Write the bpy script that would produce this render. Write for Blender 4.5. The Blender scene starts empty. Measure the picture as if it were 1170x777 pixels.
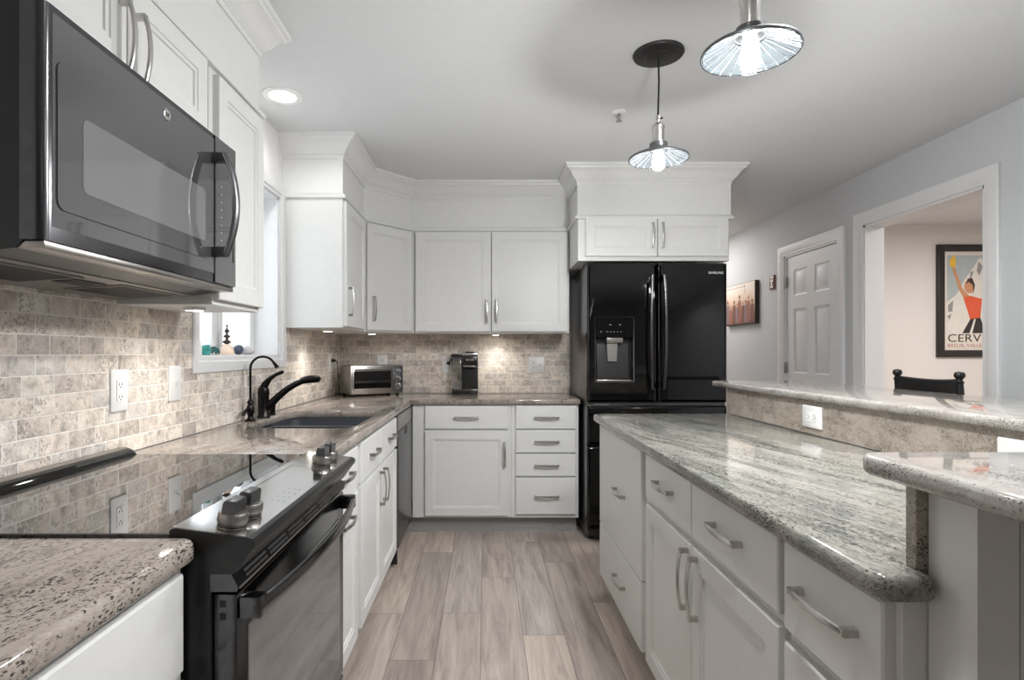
import bpy, bmesh, math, random
from mathutils import Vector, Matrix
R = math.radians
PI = math.pi
SC = bpy.context.scene
COL = SC.collection

# ------------------------------------------------------------------ camera, world, exposure
cam = bpy.data.cameras.new('camera')
cam.sensor_width = 36.0
cam.lens = 20.0
cam.shift_x = 0.02607
cam.shift_y = 0.01197
cam.clip_start = 0.02
cam_o = bpy.data.objects.new('camera', cam)
cam_o.location = (0, 0, 1.23)
cam_o.rotation_euler = (R(90), 0, 0)
COL.objects.link(cam_o)
SC.camera = cam_o

SC.view_settings.view_transform = 'Standard'
SC.view_settings.look = 'None'
SC.view_settings.gamma = 1.0
SC.view_settings.use_curve_mapping = False
SC.view_settings.exposure = 0.84

world = bpy.data.worlds.new('daylight')
SC.world = world
world.use_nodes = True
bg = world.node_tree.nodes['Background']
bg.inputs[0].default_value = (0.86, 0.94, 1.0, 1)
bg.inputs[1].default_value = 1.8


def area(name, loc, rot, sx, sy, watts, color=(1, 1, 1), shape='RECTANGLE', spread=180):
    l = bpy.data.lights.new(name, 'AREA')
    l.shape = shape
    l.size = sx
    if shape in ('RECTANGLE', 'ELLIPSE'):
        l.size_y = sy
    l.energy = watts
    l.color = color
    l.spread = R(spread)
    o = bpy.data.objects.new(name, l)
    o.location = loc
    o.rotation_euler = rot
    COL.objects.link(o)
    return o


# lamps of the room next door and of the hall (daylight comes in by the sink window)
area('side_room_lamp', (4.0, 3.4, 2.38), (0, 0, 0), 1.2, 1.2, 38, (1.0, 0.95, 0.91))
area('hall_lamp', (1.95, 6.3, 2.42), (0, 0, 0), 0.5, 1.4, 11, (1.0, 0.96, 0.93))

# ------------------------------------------------------------------ shader helpers


def lin(c):
    return tuple(((x / 255.0) / 12.92) if x <= 10.3 else (((x / 255.0) + 0.055) / 1.055) ** 2.4 for x in c) + (1.0,)


class NT:
    def __init__(self, name):
        self.m = bpy.data.materials.new(name)
        self.m.use_nodes = True
        self.t = self.m.node_tree
        self.b = self.t.nodes['Principled BSDF']

    def n(self, typ, **kw):
        x = self.t.nodes.new(typ)
        for k, v in kw.items():
            if k.startswith('_'):
                setattr(x, k[1:], v)
            else:
                key = int(k[1:]) if (k[0] == 'i' and k[1:].isdigit()) else k.replace('__', ' ')
                if isinstance(v, bpy.types.NodeSocket):
                    self.t.links.new(v, x.inputs[key])
                else:
                    x.inputs[key].default_value = v
        return x

    def math(self, op, a, b=0.0, c=None):
        kw = dict(_operation=op, i0=a, i1=b)
        if c is not None:
            kw['i2'] = c
        return self.n('ShaderNodeMath', **kw).outputs[0]

    def pos(self):
        return self.n('ShaderNodeNewGeometry').outputs['Position']

    def obj(self):
        return self.n('ShaderNodeTexCoord').outputs['Object']

    def scale(self, v, s):
        return self.n('ShaderNodeVectorMath', _operation='MULTIPLY', i0=v, i1=s).outputs[0]

    def noise(self, v, scale, detail=3, rough=.5, dist=0):
        return self.n('ShaderNodeTexNoise', Vector=v, Scale=scale, Detail=detail, Roughness=rough, Distortion=dist).outputs[0]

    def ramp(self, f, stops, interp='LINEAR'):
        r = self.n('ShaderNodeValToRGB', Fac=f)
        r.color_ramp.interpolation = interp
        e = r.color_ramp.elements
        while len(e) < len(stops):
            e.new(0.5)
        for k, (p, c) in enumerate(stops):
            e[k].position = p
            e[k].color = c if len(c) == 4 else lin(c)
        return r.outputs[0]

    def mix(self, f, a, b, blend='MIX'):
        return self.n('ShaderNodeMix', _data_type='RGBA', _blend_type=blend, i0=f, i6=a, i7=b).outputs[2]

    def combine(self, x, y, z=0.0):
        return self.n('ShaderNodeCombineXYZ', i0=x, i1=y, i2=z).outputs[0]

    def sep(self, v):
        s = self.n('ShaderNodeSeparateXYZ', i0=v)
        return s.outputs

    def set(self, key, v):
        if isinstance(v, bpy.types.NodeSocket):
            self.t.links.new(v, self.b.inputs[key])
        else:
            self.b.inputs[key].default_value = v

    def bump(self, h, strength=.3, dist=.002):
        self.set('Normal', self.n('ShaderNodeBump', Strength=strength, Distance=dist, Height=h).outputs[0])


def plain(name, c, rough=.5, metal=0.0, var=.03, vscale=30, coat=0.0, bump=0.0, alpha=None, spec=None):
    k = NT(name)
    f = k.noise(k.pos(), vscale, 3)
    base = lin(c)
    d = tuple(max(0, x * (1 - var)) for x in base[:3]) + (1,)
    l_ = tuple(min(1, x * (1 + var)) for x in base[:3]) + (1,)
    k.set('Base Color', k.ramp(f, [(.35, d), (.65, l_)]))
    k.set('Roughness', rough)
    k.set('Metallic', metal)
    if coat:
        k.set('Coat Weight', coat)
        k.set('Coat Roughness', .04)
    if spec is not None:
        k.set('Specular IOR Level', spec)
    if bump:
        k.bump(f, bump, .001)
    return k.m


def brushed(name, c, rough=.28, stretch=(1, 1, 40)):
    k = NT(name)
    f = k.noise(k.scale(k.pos(), stretch), 60, 2)
    base = lin(c)
    k.set('Base Color', k.ramp(f, [(.3, tuple(x * .85 for x in base[:3]) + (1,)), (.7, base)]))
    k.set('Metallic', 1.0)
    k.set('Roughness', rough)
    return k.m


def emitter(name, c, strength):
    k = NT(name)
    k.set('Base Color', (1, 1, 1, 1))
    k.set('Emission Color', tuple(c) + (1,))
    k.set('Emission Strength', strength)
    return k.m


def granite(name, stops, speck, cut=.60, light=(226, 220, 208), fscale=210, stretch=.13, rough=.06, turn=0):
    k = NT(name)
    p = k.pos()
    wob = k.n('ShaderNodeVectorMath', _operation='ADD', i0=p, i1=k.scale(k.n('ShaderNodeTexNoise', Vector=p, Scale=2.2, Detail=2).outputs[1], (.10, .0, .05))).outputs[0]
    if turn:
        wob = k.n('ShaderNodeVectorRotate', _rotation_type='Z_AXIS', Vector=wob, Angle=R(turn)).outputs[0]
    ps = k.scale(wob, (1, stretch, 1))
    band = k.noise(ps, 8, 4, .6, .4)
    streak = k.noise(ps, 48, 6, .72, .3)
    grain = k.noise(k.scale(wob, (1, stretch * 3, 1)), 130, 4, .75)
    f = k.math('ADD', k.math('ADD', k.math('MULTIPLY', band, .32), k.math('MULTIPLY', streak, .34)), k.math('MULTIPLY', grain, .34))
    col = k.ramp(f, stops)
    pf = k.scale(wob, (1, stretch * 2.6, 1))
    fine = k.noise(pf, fscale, 2, .6)
    zone = k.noise(ps, 22, 4, .65, .2)
    th = k.math('ADD', fine, k.math('MULTIPLY', k.math('SUBTRACT', zone, .5), .60))
    sp = k.ramp(th, [(cut, (0, 0, 0, 1)), (cut + .035, (.95, .95, .95, 1))])
    lt = k.noise(pf, fscale * .8, 3, .6)
    lm = k.ramp(lt, [(.57, (0, 0, 0, 1)), (.66, (.6, .6, .6, 1))])
    col = k.mix(lm, col, lin(light))
    col = k.mix(sp, col, lin(speck))
    k.set('Base Color', col)
    k.set('Roughness', rough)
    k.set('Specular IOR Level', .42)
    return k.m


def tilewall(name, axis):
    # tumbled stone subway tile, about two by four inches, light grout
    k = NT(name)
    p = k.pos()
    s = k.sep(p)
    u0 = s[1] if axis == 'Y' else s[0]
    row = k.math('FLOOR', k.math('DIVIDE', k.math('SUBTRACT', s[2], .914), .0515))
    fr = k.math('FRACT', k.math('DIVIDE', k.math('SUBTRACT', s[2], .914), .0515))
    jig = k.math('MULTIPLY', k.math('SUBTRACT', k.n('ShaderNodeTexWhiteNoise', _noise_dimensions='1D', W=row).outputs[0], .5), .16)
    off = k.math('ADD', k.math('MULTIPLY', k.math('MODULO', k.math('ADD', row, 100), 2.0), .5), jig)
    u = k.math('ADD', k.math('DIVIDE', u0, .1055), off)
    uf = k.math('FRACT', k.math('ADD', u, 50))
    idv = k.combine(k.math('FLOOR', u), row, 3.0)
    wn = k.n('ShaderNodeTexWhiteNoise', _noise_dimensions='3D', Vector=idv)
    rnd = wn.outputs[0]
    wob = k.math('MULTIPLY', k.math('SUBTRACT', k.noise(p, 55, 3), .5), .05)
    eu = k.math('MULTIPLY', k.math('SUBTRACT', .5, k.math('ABSOLUTE', k.math('SUBTRACT', uf, .5))), .1055)
    ev = k.math('MULTIPLY', k.math('SUBTRACT', .5, k.math('ABSOLUTE', k.math('SUBTRACT', fr, .5))), .0515)
    e = k.math('ADD', k.math('MINIMUM', eu, ev), k.math('MULTIPLY', wob, .05))
    gm = k.n('ShaderNodeMapRange', Value=e, i1=.0011, i2=.0024).outputs[0]
    base = k.ramp(rnd, [(0, (202, 193, 186)), (.2, (226, 216, 207)), (.45, (240, 229, 219)), (.7, (248, 239, 228)), (.88, (212, 206, 202)), (1, (250, 244, 236))])
    # each tile samples its own patch of stone
    pv = k.n('ShaderNodeVectorMath', _operation='ADD', i0=p, i1=k.scale(wn.outputs[1], (7, 7, 7))).outputs[0]
    cloud = k.noise(pv, 22, 6, .7, .5)
    base = k.mix(1.0, base, k.ramp(cloud, [(.30, (170, 167, 164)), (.46, (226, 223, 219)), (.62, (255, 253, 250))]), 'MULTIPLY')
    pit = k.noise(pv, 120, 4, .7, .3)
    pz = k.noise(pv, 11, 3, .6)
    pm = k.ramp(k.math('ADD', pit, k.math('MULTIPLY', k.math('SUBTRACT', pz, .5), .8)), [(.575, (0, 0, 0, 1)), (.67, (.62, .62, .62, 1))])
    base = k.mix(pm, base, lin((112, 106, 102)))
    col = k.mix(gm, lin((238, 232, 224)), base)
    k.set('Base Color', col)
    k.set('Roughness', .62)
    h = k.math('SUBTRACT', k.math('ADD', k.math('MULTIPLY', gm, 1.0), k.math('MULTIPLY', k.noise(pv, 40, 4), .35)), k.math('MULTIPLY', pm, .3))
    k.bump(h, .55, .0022)
    return k.m


def plankfloor(name):
    k = NT(name)
    p = k.pos()
    s = k.sep(p)
    x = k.math('DIVIDE', k.math('ADD', s[0], 10.0 + .239), .1825)
    row = k.math('FLOOR', k.math('ADD', x, 0.0))
    xf = k.math('FRACT', x)
    off = k.n('ShaderNodeTexWhiteNoise', _noise_dimensions='1D', W=row).outputs[0]
    y = k.math('ADD', k.math('DIVIDE', k.math('ADD', s[1], 20.0), 1.22), off)
    yf = k.math('FRACT', y)
    wn = k.n('ShaderNodeTexWhiteNoise', _noise_dimensions='3D', Vector=k.combine(row, k.math('FLOOR', y), 1.0))
    rnd = wn.outputs[0]
    base = k.ramp(rnd, [(0, (166, 158, 153)), (.3, (188, 180, 174)), (.55, (200, 191, 184)), (.8, (213, 202, 193)), (1, (182, 177, 175))])
    pv = k.n('ShaderNodeVectorMath', _operation='ADD', i0=k.scale(p, (1, .09, 1)), i1=k.scale(wn.outputs[1], (9, 9, 9))).outputs[0]
    g1 = k.noise(pv, 16, 6, .62, 1.2)
    g2 = k.noise(k.scale(p, (1, .04, 1)), 110, 4, .6)
    base = k.mix(1.0, base, k.ramp(g1, [(.3, (190, 183, 180)), (.5, (232, 227, 223)), (.68, (255, 251, 247))]), 'MULTIPLY')
    base = k.mix(.5, base, k.ramp(g2, [(.3, (205, 200, 196)), (.7, (255, 255, 255))]), 'MULTIPLY')
    kn = k.noise(k.n('ShaderNodeVectorMath', _operation='ADD', i0=k.scale(p, (1, .4, 1)), i1=k.scale(wn.outputs[1], (5, 5, 5))).outputs[0], 9, 4, .6, 1.5)
    base = k.mix(k.ramp(kn, [(.68, (0, 0, 0, 1)), (.8, (.6, .6, .6, 1))]), base, lin((104, 92, 86)))
    ex = k.math('MULTIPLY', k.math('SUBTRACT', .5, k.math('ABSOLUTE', k.math('SUBTRACT', xf, .5))), .1825)
    ey = k.math('MULTIPLY', k.math('SUBTRACT', .5, k.math('ABSOLUTE', k.math('SUBTRACT', yf, .5))), 1.22)
    e = k.n('ShaderNodeMapRange', Value=k.math('MINIMUM', ex, ey), i1=.0006, i2=.0018).outputs[0]
    k.set('Base Color', k.mix(e, lin((92, 82, 76)), base))
    k.set('Roughness', .42)
    k.bump(k.math('ADD', e, k.math('MULTIPLY', g2, .25)), .25, .0012)
    return k.m


def glass(name, c=(1, 1, 1), rough=0.0):
    k = NT(name)
    k.set('Base Color', tuple(c) + (1,))
    k.set('Transmission Weight', 1.0)
    k.set('Roughness', rough)
    k.set('IOR', 1.45)
    return k.m


def pane(name):
    # thin architectural glass: mostly clear, a little mirror
    k = NT(name)
    t = k.t
    tr = k.n('ShaderNodeBsdfTransparent')
    gl = k.n('ShaderNodeBsdfGlossy', Roughness=.02)
    mx = k.n('ShaderNodeMixShader', Fac=.08)
    t.links.new(tr.outputs[0], mx.inputs[1])
    t.links.new(gl.outputs[0], mx.inputs[2])
    t.links.new(mx.outputs[0], t.nodes['Material Output'].inputs[0])
    return k.m


M = {}
M['white'] = plain('white cabinet paint', (218, 218, 216), .38, var=.012)
M['trimwhite'] = plain('white trim paint', (218, 218, 218), .4, var=.01)
M['greige'] = plain('warm grey cabinet paint', (212, 210, 205), .4, var=.012)
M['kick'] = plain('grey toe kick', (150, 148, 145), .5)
M['ceiling'] = plain('ceiling paint', (218, 219, 220), .8, var=.01)
M['wallgrey'] = plain('cool grey wall paint', (194, 196, 198), .7, var=.01)
M['wallwarm'] = plain('warm off white wall paint', (224, 219, 215), .7, var=.01)
M['wallwhite'] = plain('white wall paint', (224, 223, 222), .7, var=.01)
M['floor'] = plankfloor('grey oak plank')
M['tile_l'] = tilewall('tumbled stone tile left', 'Y')
M['tile_b'] = tilewall('tumbled stone tile back', 'X')
M['gr_left'] = granite('beige granite', [(.37, (96, 90, 86)), (.45, (136, 127, 119)), (.52, (159, 149, 140)), (.62, (171, 163, 155))], (56, 52, 49), .585, (174, 168, 162), 300, .16, turn=12)
M['gr_isl'] = granite('green grey granite', [(.36, (76, 79, 76)), (.44, (114, 115, 109)), (.52, (143, 140, 132)), (.62, (160, 156, 148))], (52, 53, 52), .560, (164, 161, 154), 380, .10, turn=-16, rough=.09)
M['gr_bar'] = granite('pale bar granite', [(.37, (122, 117, 112)), (.45, (150, 144, 138)), (.52, (168, 163, 157)), (.62, (178, 175, 171))], (74, 69, 66), .590, (182, 180, 176), 340, .3)
M['gr_splash'] = granite('tan speckled granite', [(.37, (112, 102, 94)), (.45, (148, 137, 126)), (.52, (164, 154, 143)), (.62, (172, 164, 155))], (68, 61, 56), .595, (176, 169, 161), 340, .5, rough=.2)
M['nickel'] = brushed('brushed nickel', (208, 206, 203), .27)
M['steel'] = brushed('stainless steel', (170, 166, 162), .3, (1, 1, 30))
M['darksteel'] = brushed('dark stainless', (118, 118, 120), .3, (30, 30, 1))
M['blacksteel'] = brushed('black stainless', (98, 98, 100), .18, (1, 30, 1))
M['mwfront'] = plain('smoked microwave glass', (76, 76, 78), .05, .25, var=.02, coat=.8, spec=1.0)
def screen(name):
    k = NT(name)
    q = k.sep(k.pos())
    a = k.math('SINE', k.math('MULTIPLY', q[1], 2 * PI / .0058))
    b = k.math('SINE', k.math('MULTIPLY', q[2], 2 * PI / .0058))
    k.set('Base Color', k.ramp(k.math('ADD', k.math('MULTIPLY', k.math('MULTIPLY', a, b), .5), .5), [(.55, (100, 100, 102)), (.8, (122, 122, 124))]))
    k.set('Roughness', .06)
    k.set('Coat Weight', .8)
    return k.m


M['mwwin'] = screen('microwave window screen')
M['black'] = plain('black enamel', (24, 24, 25), .28, var=.02)
M['blackgloss'] = plain('glossy black appliance finish', (9, 9, 10), .045, var=.02)
M['cooktop'] = plain('black ceramic glass', (16, 16, 17), .015, var=.02)
M['cooktop'].node_tree.nodes['Principled BSDF'].inputs['IOR'].default_value = 2.7
M['ovenglass'] = plain('smoked oven glass', (104, 106, 108), .06, .45, var=.02, coat=.6, spec=1.0)
M['panel'] = brushed('control panel in mirrored ceiling tone', (214, 213, 212), .10, (30, 1, 1))  # pale colour stands for the bright ceiling mirrored in the dark panel
M['chrome'] = plain('chrome', (200, 200, 202), .06, 1.0)
M['bronze'] = plain('oil rubbed black bronze', (30, 28, 27), .22, .6, var=.05)
M['plastic'] = plain('white plastic', (230, 229, 227), .35, var=.008)
M['slot'] = plain('dark slot', (34, 32, 31), .6)
M['rubber'] = plain('black rubber', (22, 22, 22), .7)
M['sinkcomp'] = plain('dark composite sink', (62, 66, 72), .35, var=.08, vscale=200)
M['pane'] = pane('window pane')
M['glass'] = glass('clear glass')
M['mirrorglass'] = plain('faceted mirror glass', (150, 160, 166), .07, .95)
M['rim'] = plain('pewter rim', (104, 106, 108), .35, .8)
M['canopy'] = plain('dark bronze canopy', (48, 46, 46), .45, .4)
M['bulb'] = emitter('lit bulb', (1.0, .98, .95), 12)
M['canlens'] = emitter('lit downlight lens', (1.0, .97, .92), 14)
M['puck'] = emitter('lit puck lens', (1.0, .95, .86), 22)
M['brass'] = plain('aged bronze', (96, 82, 66), .35, .9)
M['leather'] = plain('black leather', (28, 27, 27), .42, bump=.3, vscale=120)
M['blackwood'] = plain('black painted wood', (26, 25, 25), .4)
M['frameblack'] = plain('dark picture frame', (40, 36, 35), .4)
M['paper'] = plain('poster paper', (226, 218, 208), .5)
M['greypaint'] = plain('satin steel hinge', (150, 148, 146), .35, .8)

# ------------------------------------------------------------------ mesh builder
OFF = {}


def V(*a):
    return Vector(a)


class MB:
    def __init__(self):
        self.bm = bmesh.new()

    def _add(self, verts, faces):
        vs = [self.bm.verts.new(v) for v in verts]
        for f in faces:
            try:
                self.bm.faces.new([vs[i] for i in f])
            except ValueError:
                pass
        return self

    def box(self, x0, x1, y0, y1, z0, z1, bev=0.0, seg=2, mtx=None):
        t = bmesh.new()
        bmesh.ops.create_cube(t, size=1.0)
        sx, sy, sz = abs(x1 - x0), abs(y1 - y0), abs(z1 - z0)
        for v in t.verts:
            v.co = Vector((v.co.x * sx + (x0 + x1) / 2, v.co.y * sy + (y0 + y1) / 2, v.co.z * sz + (z0 + z1) / 2))
        if bev > 0:
            bmesh.ops.bevel(t, geom=t.edges[:], offset=min(bev, .45 * min(sx, sy, sz)), segments=seg, affect='EDGES', profile=.5)
        return self.merge(t, mtx)

    def merge(self, t, mtx=None):
        if mtx is not None:
            bmesh.ops.transform(t, matrix=mtx, verts=t.verts)
        t.verts.index_update()
        self._add([v.co.copy() for v in t.verts], [[v.index for v in f.verts] for f in t.faces])
        t.free()
        return self

    def loft(self, rings, cap0=True, cap1=True, close=True):
        """rings: lists of points of equal length"""
        n = len(rings[0])
        vs = [[self.bm.verts.new(p) for p in r] for r in rings]
        for a, b in zip(vs, vs[1:]):
            for i in range(n if close else n - 1):
                j = (i + 1) % n
                self.bm.faces.new((a[i], a[j], b[j], b[i]))
        if cap0:
            self.bm.faces.new(vs[0][::-1])
        if cap1:
            self.bm.faces.new(vs[-1])
        return self

    def lathe(self, prof, origin=(0, 0, 0), axis='Z', seg=24, cap0=True, cap1=True, a0=0.0):
        o = Vector(origin)
        if isinstance(axis, str):
            q = {'Z': Matrix.Identity(3), 'X': Matrix(((0, 0, 1), (1, 0, 0), (0, 1, 0))), 'Y': Matrix(((0, 1, 0), (0, 0, 1), (1, 0, 0)))}[axis]
        else:
            q = Vector((0, 0, 1)).rotation_difference(Vector(axis).normalized()).to_matrix()
        rings = []
        for r, z in prof:
            r = max(r, .0002)
            rings.append([o + q @ Vector((r * math.cos(a0 + 2 * PI * k / seg), r * math.sin(a0 + 2 * PI * k / seg), z)) for k in range(seg)])
        return self.loft(rings, cap0, cap1)

    def sweep(self, pts, rad, seg=10, up=None, cap=True):
        """tube along points; rad: number / (w,h) / list of these"""
        pts = [Vector(p) for p in pts]
        n = len(pts)
        rads = rad if isinstance(rad, list) else [rad] * n
        tans = []
        for i in range(n):
            t = pts[min(i + 1, n - 1)] - pts[max(i - 1, 0)]
            tans.append(t.normalized())
        u = Vector(up) if up is not None else (Vector((0, 0, 1)) if abs(tans[0].z) < .9 else Vector((1, 0, 0)))
        rings = []
        for i in range(n):
            t = tans[i]
            u = (u - t * u.dot(t))
            if u.length < 1e-6:
                u = t.orthogonal()
            u.normalize()
            w = t.cross(u)
            r = rads[i]
            rw, rh = r if isinstance(r, tuple) else (r, r)
            rings.append([pts[i] + w * rw * math.cos(2 * PI * k / seg) + u * rh * math.sin(2 * PI * k / seg) for k in range(seg)])
        return self.loft(rings, cap, cap)

    def prism(self, poly, axis, a, b):
        """poly: 2D points in the plane normal to axis (X: y,z / Y: x,z / Z: x,y)"""
        def P(p, t):
            return {'X': (t, p[0], p[1]), 'Y': (p[0], t, p[1]), 'Z': (p[0], p[1], t)}[axis]
        return self.loft([[P(p, a) for p in poly], [P(p, b) for p in poly]])

    def plate(self, outer, holes, prof):
        """horizontal slab: outer polygon (ccw), holes (ccw); prof: (inset, z) from bottom to top"""
        bm = self.bm

        def stack(poly, sgn):
            rings = []
            for d, z in prof:
                rings.append([bm.verts.new((p[0], p[1], z)) for p in offset_poly(poly, d * sgn)])
            n = len(poly)
            for a, b in zip(rings, rings[1:]):
                for i in range(n):
                    j = (i + 1) % n
                    bm.faces.new((a[i], a[j], b[j], b[i]))
            return rings[0], rings[-1]
        st = [stack(outer, 1)] + [stack(h, -1) for h in holes]
        for idx in (0, 1):
            ed = []
            for s in st:
                r = s[idx]
                for i in range(len(r)):
                    e = bm.edges.get((r[i], r[(i + 1) % len(r)]))
                    ed.append(e)
            bmesh.ops.triangle_fill(bm, use_beauty=True, use_dissolve=False, edges=ed)
        return self

    def rect(self, O, U, N, w, h, prof, back=True):
        """panel standing on the plane at O spanned by U and world Z; prof: (inset, out) rings"""
        O, U, N = Vector(O), Vector(U), Vector(N)
        Z = Vector((0, 0, 1))
        rings = []
        for d, t in prof:
            rings.append([O + U * x + Z * z + N * t for x, z in ((d, d), (w - d, d), (w - d, h - d), (d, h - d))])
        return self.loft(rings, back, True)

    def build(self, name, mat, parent=None, loc=None, smooth=35):
        off = Vector((0, 0, 0))
        if parent is not None:
            off = Vector(OFF.get(parent.name, (0, 0, 0)))
        elif loc is not None:
            off = Vector(loc)
        bm = self.bm
        if off.length:
            bmesh.ops.translate(bm, verts=bm.verts, vec=-off)
        bmesh.ops.recalc_face_normals(bm, faces=bm.faces)
        me = bpy.data.meshes.new(name)
        bm.to_mesh(me)
        bm.free()
        if smooth:
            for p in me.polygons:
                p.use_smooth = True
            me.set_sharp_from_angle(angle=R(smooth))
        me.materials.append(M[mat] if isinstance(mat, str) else mat)
        o = bpy.data.objects.new(name, me)
        COL.objects.link(o)
        if parent is not None:
            o.parent = parent
            OFF[o.name] = tuple(off)
        elif loc is not None:
            o.location = loc
            OFF[o.name] = tuple(loc)
        return o


def offset_poly(p, d):
    n = len(p)
    if abs(d) < 1e-9:
        return [tuple(q) for q in p]
    out = []
    for i in range(n):
        a, b, c = Vector(p[i - 1]).to_2d(), Vector(p[i]).to_2d(), Vector(p[(i + 1) % n]).to_2d()
        t1, t2 = (b - a).normalized(), (c - b).normalized()
        n1, n2 = Vector((-t1.y, t1.x)), Vector((-t2.y, t2.x))
        m = (n1 + n2)
        m = m / max(.3, (1 + n1.dot(n2)))
        out.append((b.x + m.x * d, b.y + m.y * d))
    return out


def offset_path(p, d):
    """open path, offset to the right of travel"""
    n = len(p)
    out = []
    for i in range(n):
        b = Vector(p[i])
        t1 = (b - Vector(p[i - 1])).normalized() if i > 0 else None
        t2 = (Vector(p[i + 1]) - b).normalized() if i < n - 1 else None
        t1 = t1 or t2
        t2 = t2 or t1
        n1, n2 = Vector((t1.y, -t1.x)), Vector((t2.y, -t2.x))
        m = (n1 + n2) / (1 + n1.dot(n2))
        out.append(b + m * d)
    return out


def round_poly(p, rs, seg=5):
    out = []
    n = len(p)
    for i in range(n):
        r = rs[i] if isinstance(rs, (list, tuple)) else rs
        b = Vector(p[i])
        if r <= 0:
            out.append(tuple(b))
            continue
        a, c = Vector(p[i - 1]), Vector(p[(i + 1) % n])
        u, v = (a - b).normalized(), (c - b).normalized()
        ang = u.angle(v)
        L = r / math.tan(ang / 2)
        ctr = b + (u + v).normalized() * (r / math.sin(ang / 2))
        s, e = b + u * L - ctr, b + v * L - ctr
        a0, a1 = math.atan2(s.y, s.x), math.atan2(e.y, e.x)
        da = (a1 - a0 + PI) % (2 * PI) - PI
        for k in range(seg + 1):
            t = a0 + da * k / seg
            out.append((ctr.x + r * math.cos(t), ctr.y + r * math.sin(t)))
    return out


def tag(o, label, cat, group=None):
    o['label'] = label
    o['category'] = cat
    if group:
        o['group'] = group
    return o


def thing(name, label, cat, loc, rz=0.0, group=None, local=False):
    o = bpy.data.objects.new(name, None)
    o.empty_display_size = .05
    o.location = loc
    o.rotation_euler = (0, 0, rz)
    COL.objects.link(o)
    OFF[o.name] = (0, 0, 0) if local else tuple(loc)
    return tag(o, label, cat, group)


def struct(mb, name, mat, label=None, smooth=35):
    o = mb.build(name, mat, smooth=smooth)
    o['kind'] = 'structure'
    if label:
        o['label'] = label
    return o


def spot(name, loc, watts, size=100, blend=.6, color=(1, .96, .91), r=.03, parent=None, direction=(0, 0, -1)):
    l = bpy.data.lights.new(name, 'SPOT')
    l.energy = watts
    l.spot_size = R(size)
    l.spot_blend = blend
    l.color = color
    l.shadow_soft_size = r
    o = bpy.data.objects.new(name, l)
    o.rotation_euler = Vector((0, 0, -1)).rotation_difference(Vector(direction)).to_euler()
    COL.objects.link(o)
    if parent is not None:
        o.parent = parent
        o.location = Vector(loc) - Vector(OFF[parent.name])
    else:
        o.location = loc
    return o


def point(name, loc, watts, color=(1, .95, .88), r=.03, parent=None):
    l = bpy.data.lights.new(name, 'POINT')
    l.energy = watts
    l.color = color
    l.shadow_soft_size = r
    o = bpy.data.objects.new(name, l)
    COL.objects.link(o)
    if parent is not None:
        o.parent = parent
        o.location = Vector(loc) - Vector(OFF[parent.name])
    else:
        o.location = loc
    return o


def text(name, s, size, O, U, W, mat, parent, depth=.0006, align='CENTER', spacing=1.0, xs=1.0):
    cu = bpy.data.curves.new(name, 'FONT')
    cu.body = s
    cu.size = size
    cu.extrude = depth
    cu.align_x = align
    cu.align_y = 'CENTER'
    cu.space_character = spacing
    tmp = bpy.data.objects.new(name + '_tmp', cu)
    COL.objects.link(tmp)
    dg = bpy.context.evaluated_depsgraph_get()
    dg.update()
    me = bpy.data.meshes.new_from_object(tmp.evaluated_get(dg))
    bpy.data.objects.remove(tmp)
    U, W = Vector(U).normalized(), Vector(W).normalized()
    Nn = U.cross(W)
    off = Vector(OFF.get(parent.name, (0, 0, 0))) if parent is not None else Vector((0, 0, 0))
    mt = Matrix.Translation(Vector(O) - off) @ Matrix((U * xs, W, Nn)).transposed().to_4x4()
    me.transform(mt)
    me.materials.clear()
    me.materials.append(M[mat] if isinstance(mat, str) else mat)
    o = bpy.data.objects.new(name, me)
    COL.objects.link(o)
    if parent is not None:
        o.parent = parent
        OFF[o.name] = tuple(off)
    return o


X, Y, Z = V(1, 0, 0), V(0, 1, 0), V(0, 0, 1)

# ------------------------------------------------------------------ room shell
XL, YB, XR, H = -1.14, 4.43, 2.554, 2.44
XT, YT = -1.125, 4.418          # tile faces
Y0, Y9 = -3.2, 7.6              # ends of the space
struct(MB().box(-1.45, 6.0, Y0 - .2, Y9 + .1, -.1, 0), 'floor', 'floor', 'grey oak plank floor', smooth=0)
struct(MB().box(-1.45, 6.0, Y0 - .2, Y9 + .1, H, H + .1), 'ceiling', 'ceiling', 'plain pale ceiling', smooth=0)
# left wall with the sink window opening
WY0, WY1, WZ0, WZ1 = 2.25, 3.13, 1.212, 2.08
w = MB()
w.box(XL - .2, XL, Y0, WY0, 0, H).box(XL - .2, XL, WY1, YB + .15, 0, H)
w.box(XL - .2, XL, WY0, WY1, 0, WZ0).box(XL - .2, XL, WY0, WY1, WZ1, H)
struct(w, 'wall_left', 'wallwhite', smooth=0)
struct(MB().box(XL, 1.62, YB, YB + .15, 0, H), 'wall_back', 'wallwhite', smooth=0)
struct(MB().box(1.50, 1.62, YB + .15, Y9, 0, H), 'wall_hall', 'wallwarm', smooth=0)
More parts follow.
